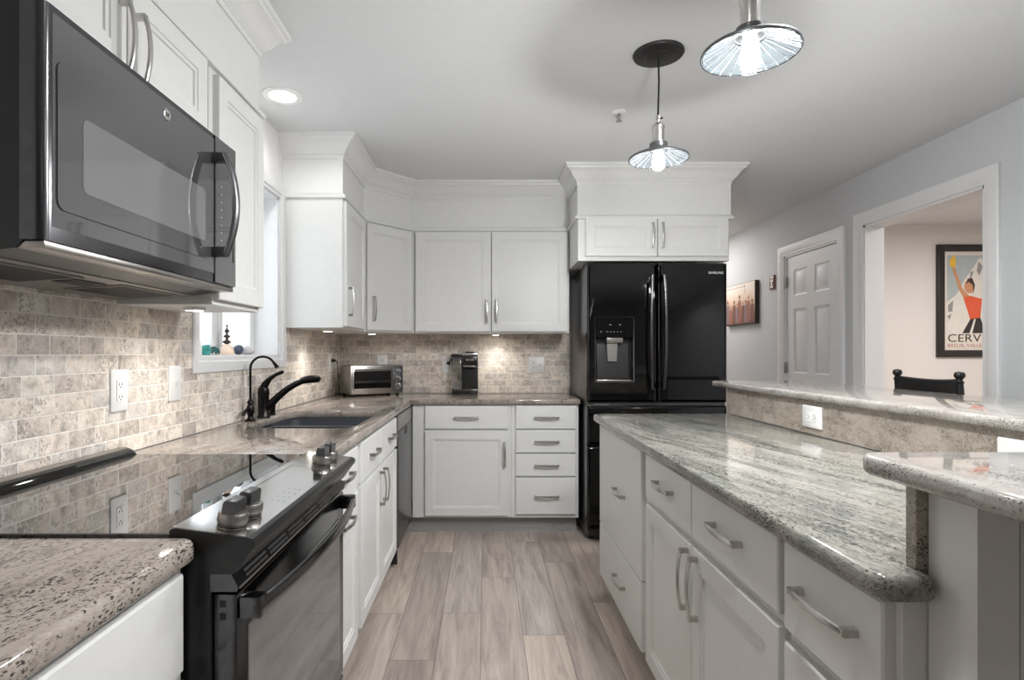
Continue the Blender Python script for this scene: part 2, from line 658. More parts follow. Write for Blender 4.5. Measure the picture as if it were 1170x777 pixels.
# right wall with a cased opening and a hall door
OY0, OY1, OZ = 2.905, 3.84, 2.085
DY0, DY1, DZ = 4.12, 4.855, 2.045
XR2 = XR + .126
w = MB()
w.box(XR, XR2, Y0, OY0, 0, H).box(XR, XR2, OY0, OY1, OZ, H).box(XR, XR2, OY1, DY0, 0, H)
w.box(XR, XR2, DY0, DY1, DZ, H).box(XR, XR2, DY1, Y9, 0, H)
struct(w, 'wall_right', 'wallgrey', smooth=0)
struct(MB().box(1.50, XR2, Y9, Y9 + .1, 0, H), 'wall_hall_end', 'wallwarm', smooth=0)
struct(MB().box(XR2, 6.0, 5.40, 5.50, 0, H), 'wall_side_room', 'wallwarm', smooth=0)
w = MB().box(5.9, 6.0, 1.2, 5.4, 0, H).box(XR2, 6.0, 1.1, 1.2, 0, H)
struct(w, 'wall_side_room_far', 'wallwarm', smooth=0)
struct(MB().box(XL - .2, XR2, Y0 - .12, Y0, 0, H), 'wall_front', 'wallgrey', smooth=0)
# baseboards
struct(MB().box(XR - .014, XR, Y0, OY0 - .09, 0, .13, .004).box(XR - .014, XR, OY1 + .09, DY0 - .09, 0, .13, .004).box(XR - .014, XR, DY1 + .09, Y9, 0, .13, .004), 'baseboard_right', 'trimwhite')

# backsplash tile fields
w = MB().box(XL, XT, .19, 2.182, .9145, 1.425).box(XL, XT, 2.182, 3.268, .9145, 1.1478).box(XL, XT, 3.268, YB, .9145, 1.42)
struct(w, 'trim_1', 'tile_l', 'tumbled stone subway tile backsplash on the left wall', smooth=0)
struct(MB().box(XT, .66, YT, YB, .9145, 1.42), 'trim_2', 'tile_b', 'tumbled stone subway tile backsplash on the back wall', smooth=0)


# casings: three-sided or four-sided mitred profile on a wall
def casing(mb, O, U, N, w, h, cw, bottom=False, t=.018):
    O, U, N = Vector(O), Vector(U), Vector(N)

    def P(x, z, d):
        return O + U * x + Z * z + N * d
    prof = [(0, 0), (0, t * .55), (.006, t * .6), (cw * .25, t * .62), (cw * .32, t * .85), (cw * .75, t), (cw - .004, t), (cw, t - .004), (cw, 0)]
    if bottom:
        corners = [((0, 0), (-1, -1)), ((w, 0), (1, -1)), ((w, h), (1, 1)), ((0, h), (-1, 1))]
    else:
        corners = [((0, 0), (-1, 0)), ((0, h), (-1, 1)), ((w, h), (1, 1)), ((w, 0), (1, 0))]
    rings = [[P(c[0] + s[0] * a, c[1] + s[1] * a, b) for a, b in prof] for c, s in corners]
    vs = [[mb.bm.verts.new(p) for p in r] for r in rings]
    m = len(vs)
    for i in range(m if bottom else m - 1):
        a, b = vs[i], vs[(i + 1) % m]
        for j in range(len(prof) - 1):
            mb.bm.faces.new((a[j], a[j + 1], b[j + 1], b[j]))
    if not bottom:
        mb.bm.faces.new(vs[0])
        mb.bm.faces.new(vs[-1][::-1])
    return mb


# window over the sink
win = MB()
casing(win, (XL, WY0, WZ0), Y, X, WY1 - WY0, WZ1 - WZ0, .066, True, .022)
# jamb liner
for a in ((WY0 - .001, WY0 + .012), (WY1 - .012, WY1 + .001)):
    win.box(XL - .2, XL + .002, a[0], a[1], WZ0, WZ1)
win.box(XL - .2, XL + .002, WY0, WY1, WZ0 - .001, WZ0 + .006).box(XL - .2, XL + .002, WY0, WY1, WZ1 - .012, WZ1 + .001)
win_o = struct(win, 'window_1', 'trimwhite', 'white cased window over the sink')
OFF[win_o.name] = (0, 0, 0)
sash = MB()
ym = (WY0 + WY1) / 2
for y0, y1 in ((WY0 + .012, ym), (ym, WY1 - .012)):
    for a, b, c, d in ((y0, y0 + .055, WZ0 + .006, WZ1 - .012), (y1 - .055, y1, WZ0 + .006, WZ1 - .012)):
        sash.box(XL - .17, XL - .125, a, b, c, d, .004)
    sash.box(XL - .17, XL - .125, y0 + .055, y1 - .055, WZ0 + .006, WZ0 + .05, .004)
    sash.box(XL - .17, XL - .125, y0 + .055, y1 - .055, WZ1 - .07, WZ1 - .012, .004)
so = sash.build('sash', 'trimwhite', win_o)
gp = MB()
for y0, y1 in ((WY0 + .067, ym - .055), (ym + .055, WY1 - .067)):
    gp.box(XL - .150, XL - .146, y0, y1, WZ0 + .05, WZ1 - .07)
gp.build('pane', 'pane', so)

# cased opening to the side room
op = MB()
casing(op, (XR, OY1, 0), -Y, -X, OY1 - OY0, OZ, .088)
op.box(XR - .001, XR2 + .001, OY1 - .016, OY1, 0, OZ).box(XR - .001, XR2 + .001, OY0, OY0 + .016, 0, OZ).box(XR - .001, XR2 + .001, OY0, OY1, OZ - .016, OZ)
struct(op, 'trim_3', 'trimwhite', 'white casing around the opening to the side room')

# hall door
dr = MB()
casing(dr, (XR, DY1, 0), -Y, -X, DY1 - DY0, DZ, .085)
dr.box(XR - .001, XR2, DY1 - .014, DY1, 0, DZ).box(XR - .001, XR2, DY0, DY0 + .014, 0, DZ).box(XR - .001, XR2, DY0, DY1, DZ - .014, DZ)
do = struct(dr, 'door_1', 'trimwhite', 'white six panel hall door in a white casing')
OFF[do.name] = (0, 0, 0)
slab = MB()
dy0, dy1, dz0, dz1 = DY0 + .016, DY1 - .016, .008, DZ - .017
xf = XR + .012                       # front face of the slab, a little inside the casing
wD = dy1 - dy0
st_, mu = .105, .10
pw = (wD - 2 * st_ - mu) / 2
cols = [(dy0 + st_, dy0 + st_ + pw), (dy1 - st_ - pw, dy1 - st_)]
rows = [(.22, .86), (1.06, 1.59), (1.70, 1.915)]
zs = [dz0, rows[0][0], rows[0][1], rows[1][0], rows[1][1], rows[2][0], rows[2][1], dz1]
slab.box(xf + .008, xf + .035, dy0, dy1, dz0, dz1)
# stiles and rails
for a, b in ((dy0, cols[0][0]), (cols[0][1], cols[1][0]), (cols[1][1], dy1)):
    slab.box(xf, xf + .010, a, b, dz0, dz1)
for i in range(0, 8, 2):
    for a, b in cols:
        slab.box(xf, xf + .010, a, b, zs[i], zs[i + 1])
for a, b in cols:
    for z0, z1 in rows:
        slab.rect((xf + .0085, b, z0), -Y, -X, b - a, z1 - z0, [(0, 0), (0, .0075), (.012, .0005), (.022, .0005), (.040, .0075)])
slab.build('slab', 'trimwhite', do)
for z in (.28, 1.10, 1.82):
    MB().box(XR - .006, xf + .004, dy1 - .012, dy1 + .018, z - .045, z + .045, .001).lathe([(.006, z - .047), (.006, z + .047)], (XR - .005, dy1 + .003, 0), seg=10).build('hinge', 'greypaint', do)
MB().lathe([(.028, 0), (.028, .006), (.012, .010), (.012, .032), (.026, .042), (.030, .055), (.024, .068), (.001, .072)], (xf, dy0 + .07, .95), (-1, 0, 0)).build('knob', 'greypaint', do)

# fascia boards over the wall cabinets, the bead below and the crown above
FP1 = [(-.835, .975), (-.835, 2.10), (XL, 2.10)]
FP2 = [(XL, 3.20), (-.803, 3.20), (-.803, 3.76), (-.525, 4.075), (.602, 4.075), (.602, 3.70), (1.590, 3.70), (1.590, YB)]
CROWN = [(0, 2.318), (.007, 2.318), (.008, 2.336), (.014, 2.340), (.014, 2.346), (.022, 2.352), (.034, 2.366), (.045, 2.384), (.060, 2.402), (.075, 2.410), (.078, 2.418), (.088, 2.422), (.090, 2.4395), (0, 2.4395)]
BEAD = [(0, 2.096), (.016, 2.096), (.019, 2.101), (.019, 2.110), (.010, 2.118), (.006, 2.124), (0, 2.124)]


def run(mb, path, prof):
    rings = []
    for d, z in prof:
        rings.append([Vector((q.x, q.y, z)) for q in offset_path(path, d)])
    n = len(path)
    vs = [[mb.bm.verts.new(p) for p in r] for r in rings]
    m = len(vs)
    for j in range(m):
        a, b = vs[j], vs[(j + 1) % m]
        for i in range(n - 1):
            mb.bm.faces.new((a[i], a[i + 1], b[i + 1], b[i]))
    mb.bm.faces.new([v[0] for v in vs])
    mb.bm.faces.new([v[-1] for v in vs][::-1])
    return mb


def rev(p):
    return p[::-1]


fas = MB().prism([(XL, .975), (-.835, .975), (-.835, 2.10), (XL, 2.10)], 'Z', 2.10, H)
struct(fas, 'trim_4', 'white', 'white fascia above the microwave side cabinets', smooth=0)
fas = MB().prism([(XL, 3.20), (-.803, 3.20), (-.803, 3.76), (-.525, 4.075), (.602, 4.075), (.602, YB), (XL, YB)], 'Z', 2.10, H)
fas.box(.602, 1.590, 3.70, YB, 2.115, H)
# thin board edges beside the fridge cabinet fascia
fas.box(.598, .625, 3.694, 3.72, 2.115, 2.34).box(1.568, 1.594, 3.694, 3.72, 2.115, 2.34).box(-.83, -.80, 3.194, 3.22, 2.12, 2.33)
struct(fas, 'trim_5', 'white', 'white fascia above the corner, back and fridge cabinets', smooth=0)
struct(run(run(MB(), FP1, CROWN), FP2, CROWN), 'trim_6', 'white', 'white crown moulding along the ceiling above the cabinets', smooth=25)
struct(run(run(MB(), FP1, BEAD), FP2, BEAD), 'trim_7', 'white', 'thin white bead between cabinets and fascia', smooth=25)

# ------------------------------------------------------------------ cabinet kit
SHAKER = [(0, 0), (0, .018), (.002, .020), (.055, .020), (.057, .0165), (.066, .0150), (.068, .0105)]
SLAB = [(0, 0), (0, .0165), (.0035, .020)]


def leaf_front(root, kind, O, U, N, w, h, mat, style):
    m = MB().rect(O, U, N, w, h, style)
    return m.build(kind, mat, root)


def pull(parent, c, along, N, L=.155, mat='nickel', lift=.030):
    """arched bar pull with two square feet"""
    c, A, N = Vector(c), Vector(along).normalized(), Vector(N).normalized()
    m = MB()
    W = A.cross(N)
    pts, rad = [], []
    K = 12
    for i in range(K + 1):
        t = -1 + 2 * i / K
        pts.append(c + A * (t * L / 2) + N * (.021 + (lift - .021) * (1 - t * t)))
        rad.append((.0064 + .0022 * (1 - t * t), .0044))
    m.sweep(pts, rad, 8, up=N)
    for s in (-1, 1):
        f = c + A * (s * (L / 2 - .003))
        ring = []
        for d, r in ((.0, .0072), (.003, .0064), (.023, .0066), (.0255, .005)):
            ring.append([f + A * a * r + W * b * r + N * d for a, b in ((-1, -1), (1, -1), (1, 1), (-1, 1))])
        m.loft(ring)
    return m.build('handle', mat, parent)


def carcass(root, x0, x1, y0, y1, z0, z1, mat, bev=.0015):
    return MB().box(x0, x1, y0, y1, z0, z1, bev, 1).build('body', mat, root)


GW = 'white cabinets along the walls'

# --- left run base cabinets: fronts at x=-0.50, frame -0.52
XF = -.520


def left_base(label, y0, y1, zk=.105):
    r = thing('base_cabinet', label, 'cabinet', (-.80, (y0 + y1) / 2, 0))
    carcass(r, XL + .02, XF, y0, y1, zk, .878, 'white')
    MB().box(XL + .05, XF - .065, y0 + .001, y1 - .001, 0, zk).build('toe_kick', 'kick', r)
    return r


def lfront(r, kind, y0, y1, z0, z1, style):
    return leaf_front(r, kind, (XF, y0, z0), Y, X, y1 - y0, z1 - z0, 'white', style)


# near the camera, left of the range
r = left_base('white base cabinet under the near countertop left of the range', .20, .972)
d = lfront(r, 'drawer', .25, .945, .70, .862, SLAB)
pull(d, (XF + .02, .50, .781), Y, X)
for a, b, hy in ((.25, .594, .555), (.600, .945, .64)):
    d = lfront(r, 'door', a, b, .118, .685, SHAKER)
    pull(d, (XF + .02, hy, .57), Z, X)
# narrow one right of the range
r = left_base('narrow white base cabinet between the range and the sink cabinet', 1.742, 2.268)
d = lfront(r, 'drawer', 1.775, 2.235, .70, .862, SLAB)
pull(d, (XF + .02, 2.02, .785), Y, X)
d = lfront(r, 'door', 1.775, 2.235, .112, .685, SHAKER)
pull(d, (XF + .02, 2.03, .62), Y, X)
# sink cabinet
r = thing('sink_cabinet', 'white base cabinet under the kitchen sink with paired doors', 'cabinet', (-.80, 2.75, 0))
MB().box(XL + .02, XF, 2.272, 3.238, .105, .66).box(XF - .02, XF, 2.272, 3.238, .66, .878).build('body', 'white', r)
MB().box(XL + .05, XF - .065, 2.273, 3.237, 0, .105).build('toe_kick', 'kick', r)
for a, b in ((2.300, 2.742), (2.748, 3.215)):
    d = lfront(r, 'drawer', a, b, .70, .862, SLAB)
    pull(d, (XF + .02, (a + b) / 2 + .02, .785), Y, X)
for a, b, hy in ((2.300, 2.742, 2.700), (2.748, 3.215, 2.79)):
    d = lfront(r, 'door', a, b, .112, .685, SHAKER)
    pull(d, (XF + .02, hy, .585), Z, X)

# --- back run base cabinets: fronts at y=3.84, frame 3.86
YF = 3.86


def bfront(r, kind, x0, x1, z0, z1, style):
    return leaf_front(r, kind, (x0, YF, z0), X, -Y, x1 - x0, z1 - z0, 'white', style)


r = thing('base_cabinet', 'white base cabinet with one drawer and one door on the back wall', 'cabinet', (-.15, 4.1, 0))
MB().box(-.494, .176, YF, YB - .015, .108, .878, .0015, 1).build('body', 'white', r)
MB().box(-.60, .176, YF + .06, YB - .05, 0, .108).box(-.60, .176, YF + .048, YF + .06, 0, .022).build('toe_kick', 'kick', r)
d = bfront(r, 'drawer', -.408, .152, .712, .866, SLAB)
pull(d, (-.128, YF - .02, .789), X, -Y, .16)
d = bfront(r, 'door', -.408, .156, .124, .698, SHAKER)
pull(d, (.130, YF - .02, .54), Z, -Y, .16)
r = thing('drawer_cabinet', 'white four drawer base cabinet beside the black fridge', 'cabinet', (.40, 4.1, 0))
MB().box(.177, .632, YF, YB - .015, .108, .878, .0015, 1).build('body', 'white', r)
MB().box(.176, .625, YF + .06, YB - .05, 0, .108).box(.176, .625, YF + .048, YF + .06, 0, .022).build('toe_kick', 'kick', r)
for z0, z1 in ((.712, .869), (.552, .704), (.392, .541), (.134, .382)):
    d = bfront(r, 'drawer', .206, .612, z0, z1, SLAB)
    pull(d, (.415, YF - .02, (z0 + z1) / 2 + (0.0 if z1 - z0 < .2 else .0)), X, -Y, .16)

# --- wall cabinets
# above the microwave
XU = -.835
r = thing('wall_cabinet', 'short white two door wall cabinet above the microwave', 'cabinet', (-.98, 1.345, 1.85))
carcass(r, XL + .002, XU, .978, 1.712, 1.848, 2.100, 'white')
for a, b, hy in ((.990, 1.294, 1.270), (1.300, 1.672, 1.328)):
    d = leaf_front(r, 'door', (XU, a, 1.858), Y, X, b - a, .232, 'white', SHAKER)
    pull(d, (XU + .02, hy, 1.935), Z, X, .16, lift=.034)
# tall one between microwave and window
r = thing('wall_cabinet', 'tall white wall cabinet between the microwave and the window', 'cabinet', (-.98, 1.92, 1.37))
MB().box(XL + .002, XU, 1.738, 2.100, 1.376, 2.100, .0015, 1).box(XL + .002, XU, 1.716, 1.738, 1.846, 2.100).build('body', 'white', r)
leaf_front(r, 'door', (XU, 1.745, 1.392), Y, X, .350, .690, 'white', SHAKER)
# corner: end cabinet, diagonal cabinet, back double
r = thing('wall_cabinet', 'white wall cabinet right of the window with its blank side facing out', 'cabinet', (-.97, 3.46, 1.37))
MB().box(XL + .002, -.803, 3.20, 3.740, 1.368, 2.100, .0015, 1).build('body', 'white', r)
d = leaf_front(r, 'door', (-.803, 3.212, 1.378), Y, X, .515, .708, 'white', SHAKER)
pull(d, (-.783, 3.262, 1.52), Z, X, .16)
r = thing('corner_wall_cabinet', 'white corner wall cabinet with a diagonal door', 'cabinet', (-.85, 4.1, 1.37))
MB().prism([(XL + .002, 3.742), (-.803, 3.742), (-.803, 3.76), (-.525, 4.075), (-.508, 4.075), (-.508, YB - .002), (XL + .002, YB - .002)], 'Z', 1.368, 2.100).build('body', 'white', r, smooth=0)
p0, p1 = V(-.803, 3.76, 1.378), V(-.525, 4.075, 1.378)
du = (p1 - p0).normalized()
dn = V(du.y, -du.x, 0)
L = (p1 - p0).length
d = leaf_front(r, 'door', p0 + du * .014, du, dn, L - .028, .708, 'white', SHAKER)
pull(d, p0 + du * .062 + dn * .02 + Z * .142, Z, dn, .16)
r = thing('wall_cabinet', 'wide white two door wall cabinet over the back counter', 'cabinet', (.05, 4.25, 1.37))
MB().box(-.506, .600, 4.075, YB - .002, 1.368, 2.100, .0015, 1).build('body', 'white', r)
for a, b, hx in ((-.498, .040, .010), (.046, .585, .078)):
    d = leaf_front(r, 'door', (a, 4.075, 1.378), X, -Y, b - a, .708, 'white', SHAKER)
    pull(d, (hx, 4.055, 1.52), Z, -Y, .16)
# over the fridge
r = thing('fridge_top_cabinet', 'white two door cabinet above the black fridge', 'cabinet', (1.1, 4.0, 1.83))
MB().box(.602, 1.585, 3.700, YB - .002, 1.824, 2.112, .0015, 1).build('body', 'white', r)
for a, b, hx in ((.650, 1.112, 1.083), (1.118, 1.574, 1.147)):
    d = leaf_front(r, 'door', (a, 3.70, 1.852), X, -Y, b - a, .248, 'white', SHAKER)
    pull(d, (hx, 3.68, 1.985), Z, -Y, .16)

# --- island cabinets: fronts face the aisle at x=0.585, frame 0.605
XI = .605


def island_unit(label, y0, y1):
    r = thing('island_cabinet', label, 'cabinet', (.9, (y0 + y1) / 2, 0))
    carcass(r, XI, 1.24, y0, y1, .095, .878, 'greige')
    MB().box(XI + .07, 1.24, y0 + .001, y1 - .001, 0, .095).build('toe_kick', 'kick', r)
    return r


def ifront(r, kind, y0, y1, z0, z1, style):
    return leaf_front(r, kind, (XI, y1, z0), -Y, -X, y1 - y0, z1 - z0, 'greige', style)


r = island_unit('grey island cabinet at the fridge end with two deep plain drawers', 2.118, 2.915)
for z0, z1, hz in ((.368, .862, .622), (.100, .362, .238)):
    d = ifront(r, 'drawer', 2.142, 2.912, z0, z1, SLAB)
    pull(d, (XI - .02, 2.46, hz), Y, -X)
r = island_unit('wide grey island cabinet with paired doors below two drawers', 1.128, 2.116)
for a, b in ((1.138, 1.612), (1.618, 2.078)):
    d = ifront(r, 'drawer', a, b, .706, .862, SLAB)
    pull(d, (XI - .02, (a + b) / 2, .79), Y, -X)
for a, b, hy in ((1.138, 1.612, 1.572), (1.618, 2.078, 1.645)):
    d = ifront(r, 'door', a, b, .105, .680, SHAKER)
    pull(d, (XI - .02, hy, .575), Z, -X, .17)
r = island_unit('narrow grey island drawer cabinet at the near end by the raised bar', .826, 1.126)
for z0, z1 in ((.690, .862), (.400, .664), (.105, .385)):
    d = ifront(r, 'drawer', .838, 1.116, z0, z1, SLAB)
    pull(d, (XI - .02, .975, (z0 + z1) / 2 + .012), Y, -X, .16)

# --- knee wall that carries the raised bar
r = thing('bar_wall', 'grey panelled knee wall under the raised bar at the near end', 'bar wall', (.9, .78, 0))
MB().box(.642, 1.40, .742, .824, 0, 1.044).box(1.268, 1.40, .824, 2.97, 0, 1.044).build('body', 'greige', r, smooth=0)
t_ = MB().prism([(.636, .735), (.690, .735), (.690, .7415), (.6415, .7415), (.6415, .762), (.636, .762)], 'Z', 0, 1.044)
t_.build('corner_board', 'greige', r)
MB().rect((.694, .742, .02), X, -Y, .70, 1.02, [(0, -.003), (0, .004), (.003, .006), (.05, .006), (.056, .001)]).build('panel', 'greige', r)

# --- countertops
EDGE = [(.004, .879), (0, .884), (0, .900), (.0012, .908), (.0045, .9128), (.010, .914)]


def slab_top(name, outer, holes, mat, label, prof, loc):
    m = MB().plate(outer, holes, prof)
    o = m.build(name, mat, loc=loc, smooth=50)
    return tag(o, label, 'countertop')


XC = -.489
outer = round_poly([(XL + .0155, .19), (XC, .19), (XC, .975), (XL + .0155, .975)], [0, 0, .028, 0], 6)
slab_top('countertop', outer, [], 'gr_left', 'beige granite countertop piece nearest the viewer, left of the range', EDGE, (-.8, .58, .879))
outer = round_poly([(XL + .0155, 1.741), (XC, 1.741), (XC, 3.830), (.642, 3.830), (.642, YT - .0005), (XL + .0155, YT - .0005)], [0, .012, 0, .012, 0, 0], 5)
SX0, SX1, SY0, SY1 = -1.040, -.562, 2.370, 3.070
hole = round_poly([(SX0, SY0), (SX1, SY0), (SX1, SY1), (SX0, SY1)], [.16, .07, .07, .10], 8)
slab_top('countertop', outer, [hole], 'gr_left', 'long beige granite countertop around the sink and along the back wall', EDGE, (-.8, 2.8, .879))
XIC = .553
outer = round_poly([(XIC, .795), (.6355, .795), (.6355, .8465), (1.2535, .8465), (1.2535, 2.935), (XIC, 2.935)], [.03, .015, 0, 0, 0, .035], 6)
slab_top('countertop', outer, [], 'gr_isl', 'green grey streaked granite countertop on the island', EDGE, (.9, 1.8, .879))
# granite upstand between counter and raised bar
m = MB().box(1.2545, 1.2675, .847, 2.955, .9145, 1.0445, .001, 1)
tag(m.build('bar_splash', 'gr_splash', loc=(1.26, 1.9, .9145)), 'tan speckled granite upstand behind the island counter', 'splash')
m = MB().box(.625, 1.2535, .8252, .8462, .9145, 1.0445, .001, 1)
tag(m.build('bar_splash', 'gr_splash', loc=(.94, .835, .9145)), 'short granite upstand end at the near corner of the island counter', 'splash')
BEDGE = [(.005, 1.0455), (0, 1.051), (0, 1.066), (.0012, 1.0705), (.0045, 1.0738), (.010, 1.075)]
outer = round_poly([(.576, .44), (1.75, .44), (1.75, 3.14), (1.236, 3.14), (1.236, .893), (.576, .893)], [.03, .05, .05, .05, .03, .035], 6)
slab_top('bar_counter', outer, [], 'gr_bar', 'pale speckled granite raised bar top wrapping the island', BEDGE, (1.4, 1.8, 1.0455))

# ------------------------------------------------------------------ range
RY0, RY1 = .981, 1.737
r = thing('range', 'black slide-in electric range with glass cooktop', 'range', (-.78, 1.36, 0))
MB().box(XL + .03, -.475, RY0 + .004, RY1 - .004, .03, .900, .002, 1).build('body', 'black', r)
MB().box(XL + .06, -.50, RY0 + .02, RY1 - .02, 0, .03).build('base', 'rubber', r)
m = MB().box(-1.060, -.543, RY0 - .0025, RY1 + .0025, .9145, .9185, .001, 1)
m.box(-1.06, -.545, RY0 + .002, RY1 - .002, .900, .9145)
ct = m.build('cooktop', 'cooktop', r)
# raised trim along the wall
m = MB().prism([(-1.1235, .9145), (-1.1235, .934), (-1.118, .940), (-1.096, .940), (-1.078, .932), (-1.066, .9195), (-1.064, .9145)], 'Y', RY0 - .002, RY1 + .002)
tr = m.build('rear_trim', 'blackgloss', r, smooth=30)
MB().prism([(-1.108, .9385), (-1.108, .9412), (-1.097, .9412), (-1.089, .9378), (-1.089, .935)], 'Y', RY0, RY1).build('highlight_strip', 'steel', tr)  # specular highlight of the black trim, built as a thin steel strip
# sloping control console
prof = [(-.545, .886), (-.545, .921), (-.541, .9255), (-.533, .9265), (-.408, .9105), (-.400, .9075), (-.397, .902), (-.398, .892), (-.404, .887), (-.410, .886)]
con = MB().prism(prof, 'Y', RY0 - .001, RY1 + .001).build('control_panel', 'black', r, smooth=40)
MB().prism([(-.478, .887), (-.404, .887), (-.430, .850), (-.438, .846), (-.478, .846)], 'Y', RY0 + .002, RY1 - .002).build('console_skirt', 'black', r, smooth=0)


def con_z(x):
    return .9265 + (x + .533) * (.9105 - .9265) / .125


pn = V(.016, 0, .125).normalized()
# glossy top plate

px = V(.125, 0, -.016).normalized()


def on_con(x, y, lift=.0004):
    return V(x, y, con_z(x)) + pn * lift


m = MB()
m.loft([[on_con(x0, y0, t) for x0, y0 in ((-.5405, RY0 + .003), (-.4095, RY0 + .003), (-.4095, RY1 - .003), (-.5405, RY1 - .003))] for t in (-.001, .0003)])
m.build('top_plate', 'panel', con)
m = MB()
for x0, x1, y0, y1 in ((-.522, -.520, 1.16, 1.535), (-.522, -.424, 1.534, 1.536)):
    m.loft([[on_con(x0, y0, t), on_con(x1, y0, t), on_con(x1, y1, t), on_con(x0, y1, t)] for t in (-.0003, .0004)])
m.build('display_outline', 'slot', con)
for k in range(4):
    for q in range(3):
        y0 = 1.20 + k * .035
        x0 = -.452 + q * .012
        m = MB().loft([[on_con(x0, y0, t), on_con(x0 + .0012, y0, t), on_con(x0 + .0012, y0 + .012, t), on_con(x0, y0 + .012, t)] for t in (-.0003, .0007)])
        m.build('panel_mark', 'greypaint', con)
for y in (1.036, 1.104, 1.600, 1.668):
    o = on_con(-.461, y, 0)
    k = MB().lathe([(.0235, -.001), (.0245, .001), (.0245, .003), (.0225, .004), (.0225, .006), (.0262, .007), (.0268, .010), (.0262, .021), (.0245, .0235), (.001, .024)], o, pn, 28).build('knob', 'steel', con)
    g = MB()
    c0 = o + pn * .0235
    rings = []
    for t, a, b in ((0, .0120, .0245), (.019, .0115, .0238), (.0225, .0100, .0225), (.0235, .008, .021)):
        rings.append([c0 + pn * t + px * sx * a + Y * sy * b for sx, sy in ((-1, -1), (1, -1), (1, 1), (-1, 1))])
    g.loft(rings).build('grip', 'darksteel', k)
    MB().lathe([(.0255, 0), (.0255, .0012), (.001, .0013)], o, pn, 28).build('collar', 'blackgloss', k)
# vent trim with slots between console and door
m = MB().prism([(-.478, .815), (-.478, .846), (-.440, .846), (-.428, .822), (-.430, .815)], 'Y', RY0 + .004, RY1 - .004)
vt = m.build('vent_trim', 'blacksteel', r, smooth=0)
m = MB()
nv = V(.024, 0, .012).normalized()
tv = V(.012, 0, -.024).normalized()
for k in range(6):
    y0 = RY0 + .045 + k * .113
    for j in (0, 1):
        c = V(-.4375, 0, .841) + tv * (.003 + j * .009)
        m.loft([[c + Y * (y0) + nv * t, c + Y * (y0 + .10) + nv * t, c + tv * .005 + Y * (y0 + .10) + nv * t, c + tv * .005 + Y * y0 + nv * t] for t in (-.0005, .0005)])
m.build('vent_slots', 'slot', vt)
# oven door
dX = -.432
od = MB().box(-.474, dX, RY0 + .010, RY1 - .006, .262, .808, .003, 2).build('oven_door', 'blacksteel', r)
MB().rect((dX, RY0 + .052, .312), Y, X, RY1 - RY0 - .104, .425, [(0, -.001), (0, .0012), (.002, .002), (.004, .002)]).build('window', 'ovenglass', od)
m = MB()
for z in (.770, .792):
    m.box(-.462, -.452, RY0 + .0085, RY0 + .0103, z - .006, z + .006)
m.build('edge_slots', 'slot', od)
# bowed bar handle with block ends
pts, rad = [], []
for k in range(17):
    t = -1 + k / 8
    pts.append(V(-.399 + .030 * (1 - t * t), (RY0 + RY1) / 2 + t * .352, .782))
    rad.append((.0165, .0075))
hd = MB().sweep(pts, rad, 14, up=X)
for s in (-1, 1):
    y = (RY0 + RY1) / 2 + s * .349
    hd.box(dX, -.392, y - .015, y + .015, .763, .801, .003)
hd.build('handle', 'blacksteel', od)
sd = MB().box(-.474, dX, RY0 + .010, RY1 - .006, .055, .252, .003, 2).build('storage_drawer', 'blacksteel', r)

# ------------------------------------------------------------------ microwave over the range
MY0, MY1, MX = .984, 1.736, -.765
r = thing('microwave', 'dark stainless over-the-range microwave under the wall cabinet', 'microwave', (-.95, 1.36, 1.385))
m = MB().prism([(XT + .0005, 1.390), (-.880, 1.404), (-.815, 1.412), (-.804, 1.424), (-.804, 1.844), (XT + .0005, 1.844)], 'Y', MY0 + .004, MY1 - .004)
m.build('body', 'black', r, smooth=0)
# front: rounded vertical ends
fp = round_poly([(-.806, MY0), (MX, MY0), (MX, MY1), (-.806, MY1)], [0, .016, .010, 0], 6)
MB().loft([[V(a, b, z) for a, b in fp] for z in (1.426, 1.844)]).build('front', 'blacksteel', r)
fr_ = r.children[-1]
dr_ = MB().rect((MX - .0005, MY0 + .020, 1.452), Y, X, .628, .380, [(0, 0), (0, .0008), (.0004, .0012)]).build('door_glass', 'mwfront', fr_)


def rr(O, U, W, w_, h_, rad_, t0, t1, mb, N):
    p = round_poly([(0, 0), (w_, 0), (w_, h_), (0, h_)], rad_, 5)
    O, U, W, N = Vector(O), Vector(U), Vector(W), Vector(N)
    mb.loft([[O + U * a + W * b + N * t for a, b in p] for t in (t0, t1)])
    return mb


# raised outline of the door window and the screen inside it
m = rr((MX, 1.014, 1.486), Y, Z, .566, .268, .018, .0006, .0030, MB(), X)
m.build('window_bezel', 'mwfront', fr_)
rr((MX, 1.078, 1.532), Y, Z, .470, .142, .014, .0028, .0036, MB(), X).build('window_screen', 'mwwin', fr_)
MB().box(MX, MX + .0032, 1.606, 1.735, 1.428, 1.842).build('control_strip', 'mwfront', fr_)
m = MB().box(MX + .003, MX + .0045, 1.716, 1.720, 1.50, 1.76)
m.build('strip_line', 'slot', fr_)
for k in range(9):
    MB().box(MX + .003, MX + .0036, 1.640, 1.646, 1.53 + k * .022, 1.5315 + k * .022).build('key_mark', 'plastic', fr_)
# round badge
em = MB().lathe([(.0145, 0), (.0145, .002), (.0125, .0032), (.0115, .0024), (.001, .0024)], (MX, 1.365, 1.800), X, 28).build('badge', 'nickel', fr_)
text('badge_lettering', 'GE', .013, (MX + .0030, 1.365, 1.800), Y, Z, 'slot', em, .0003)
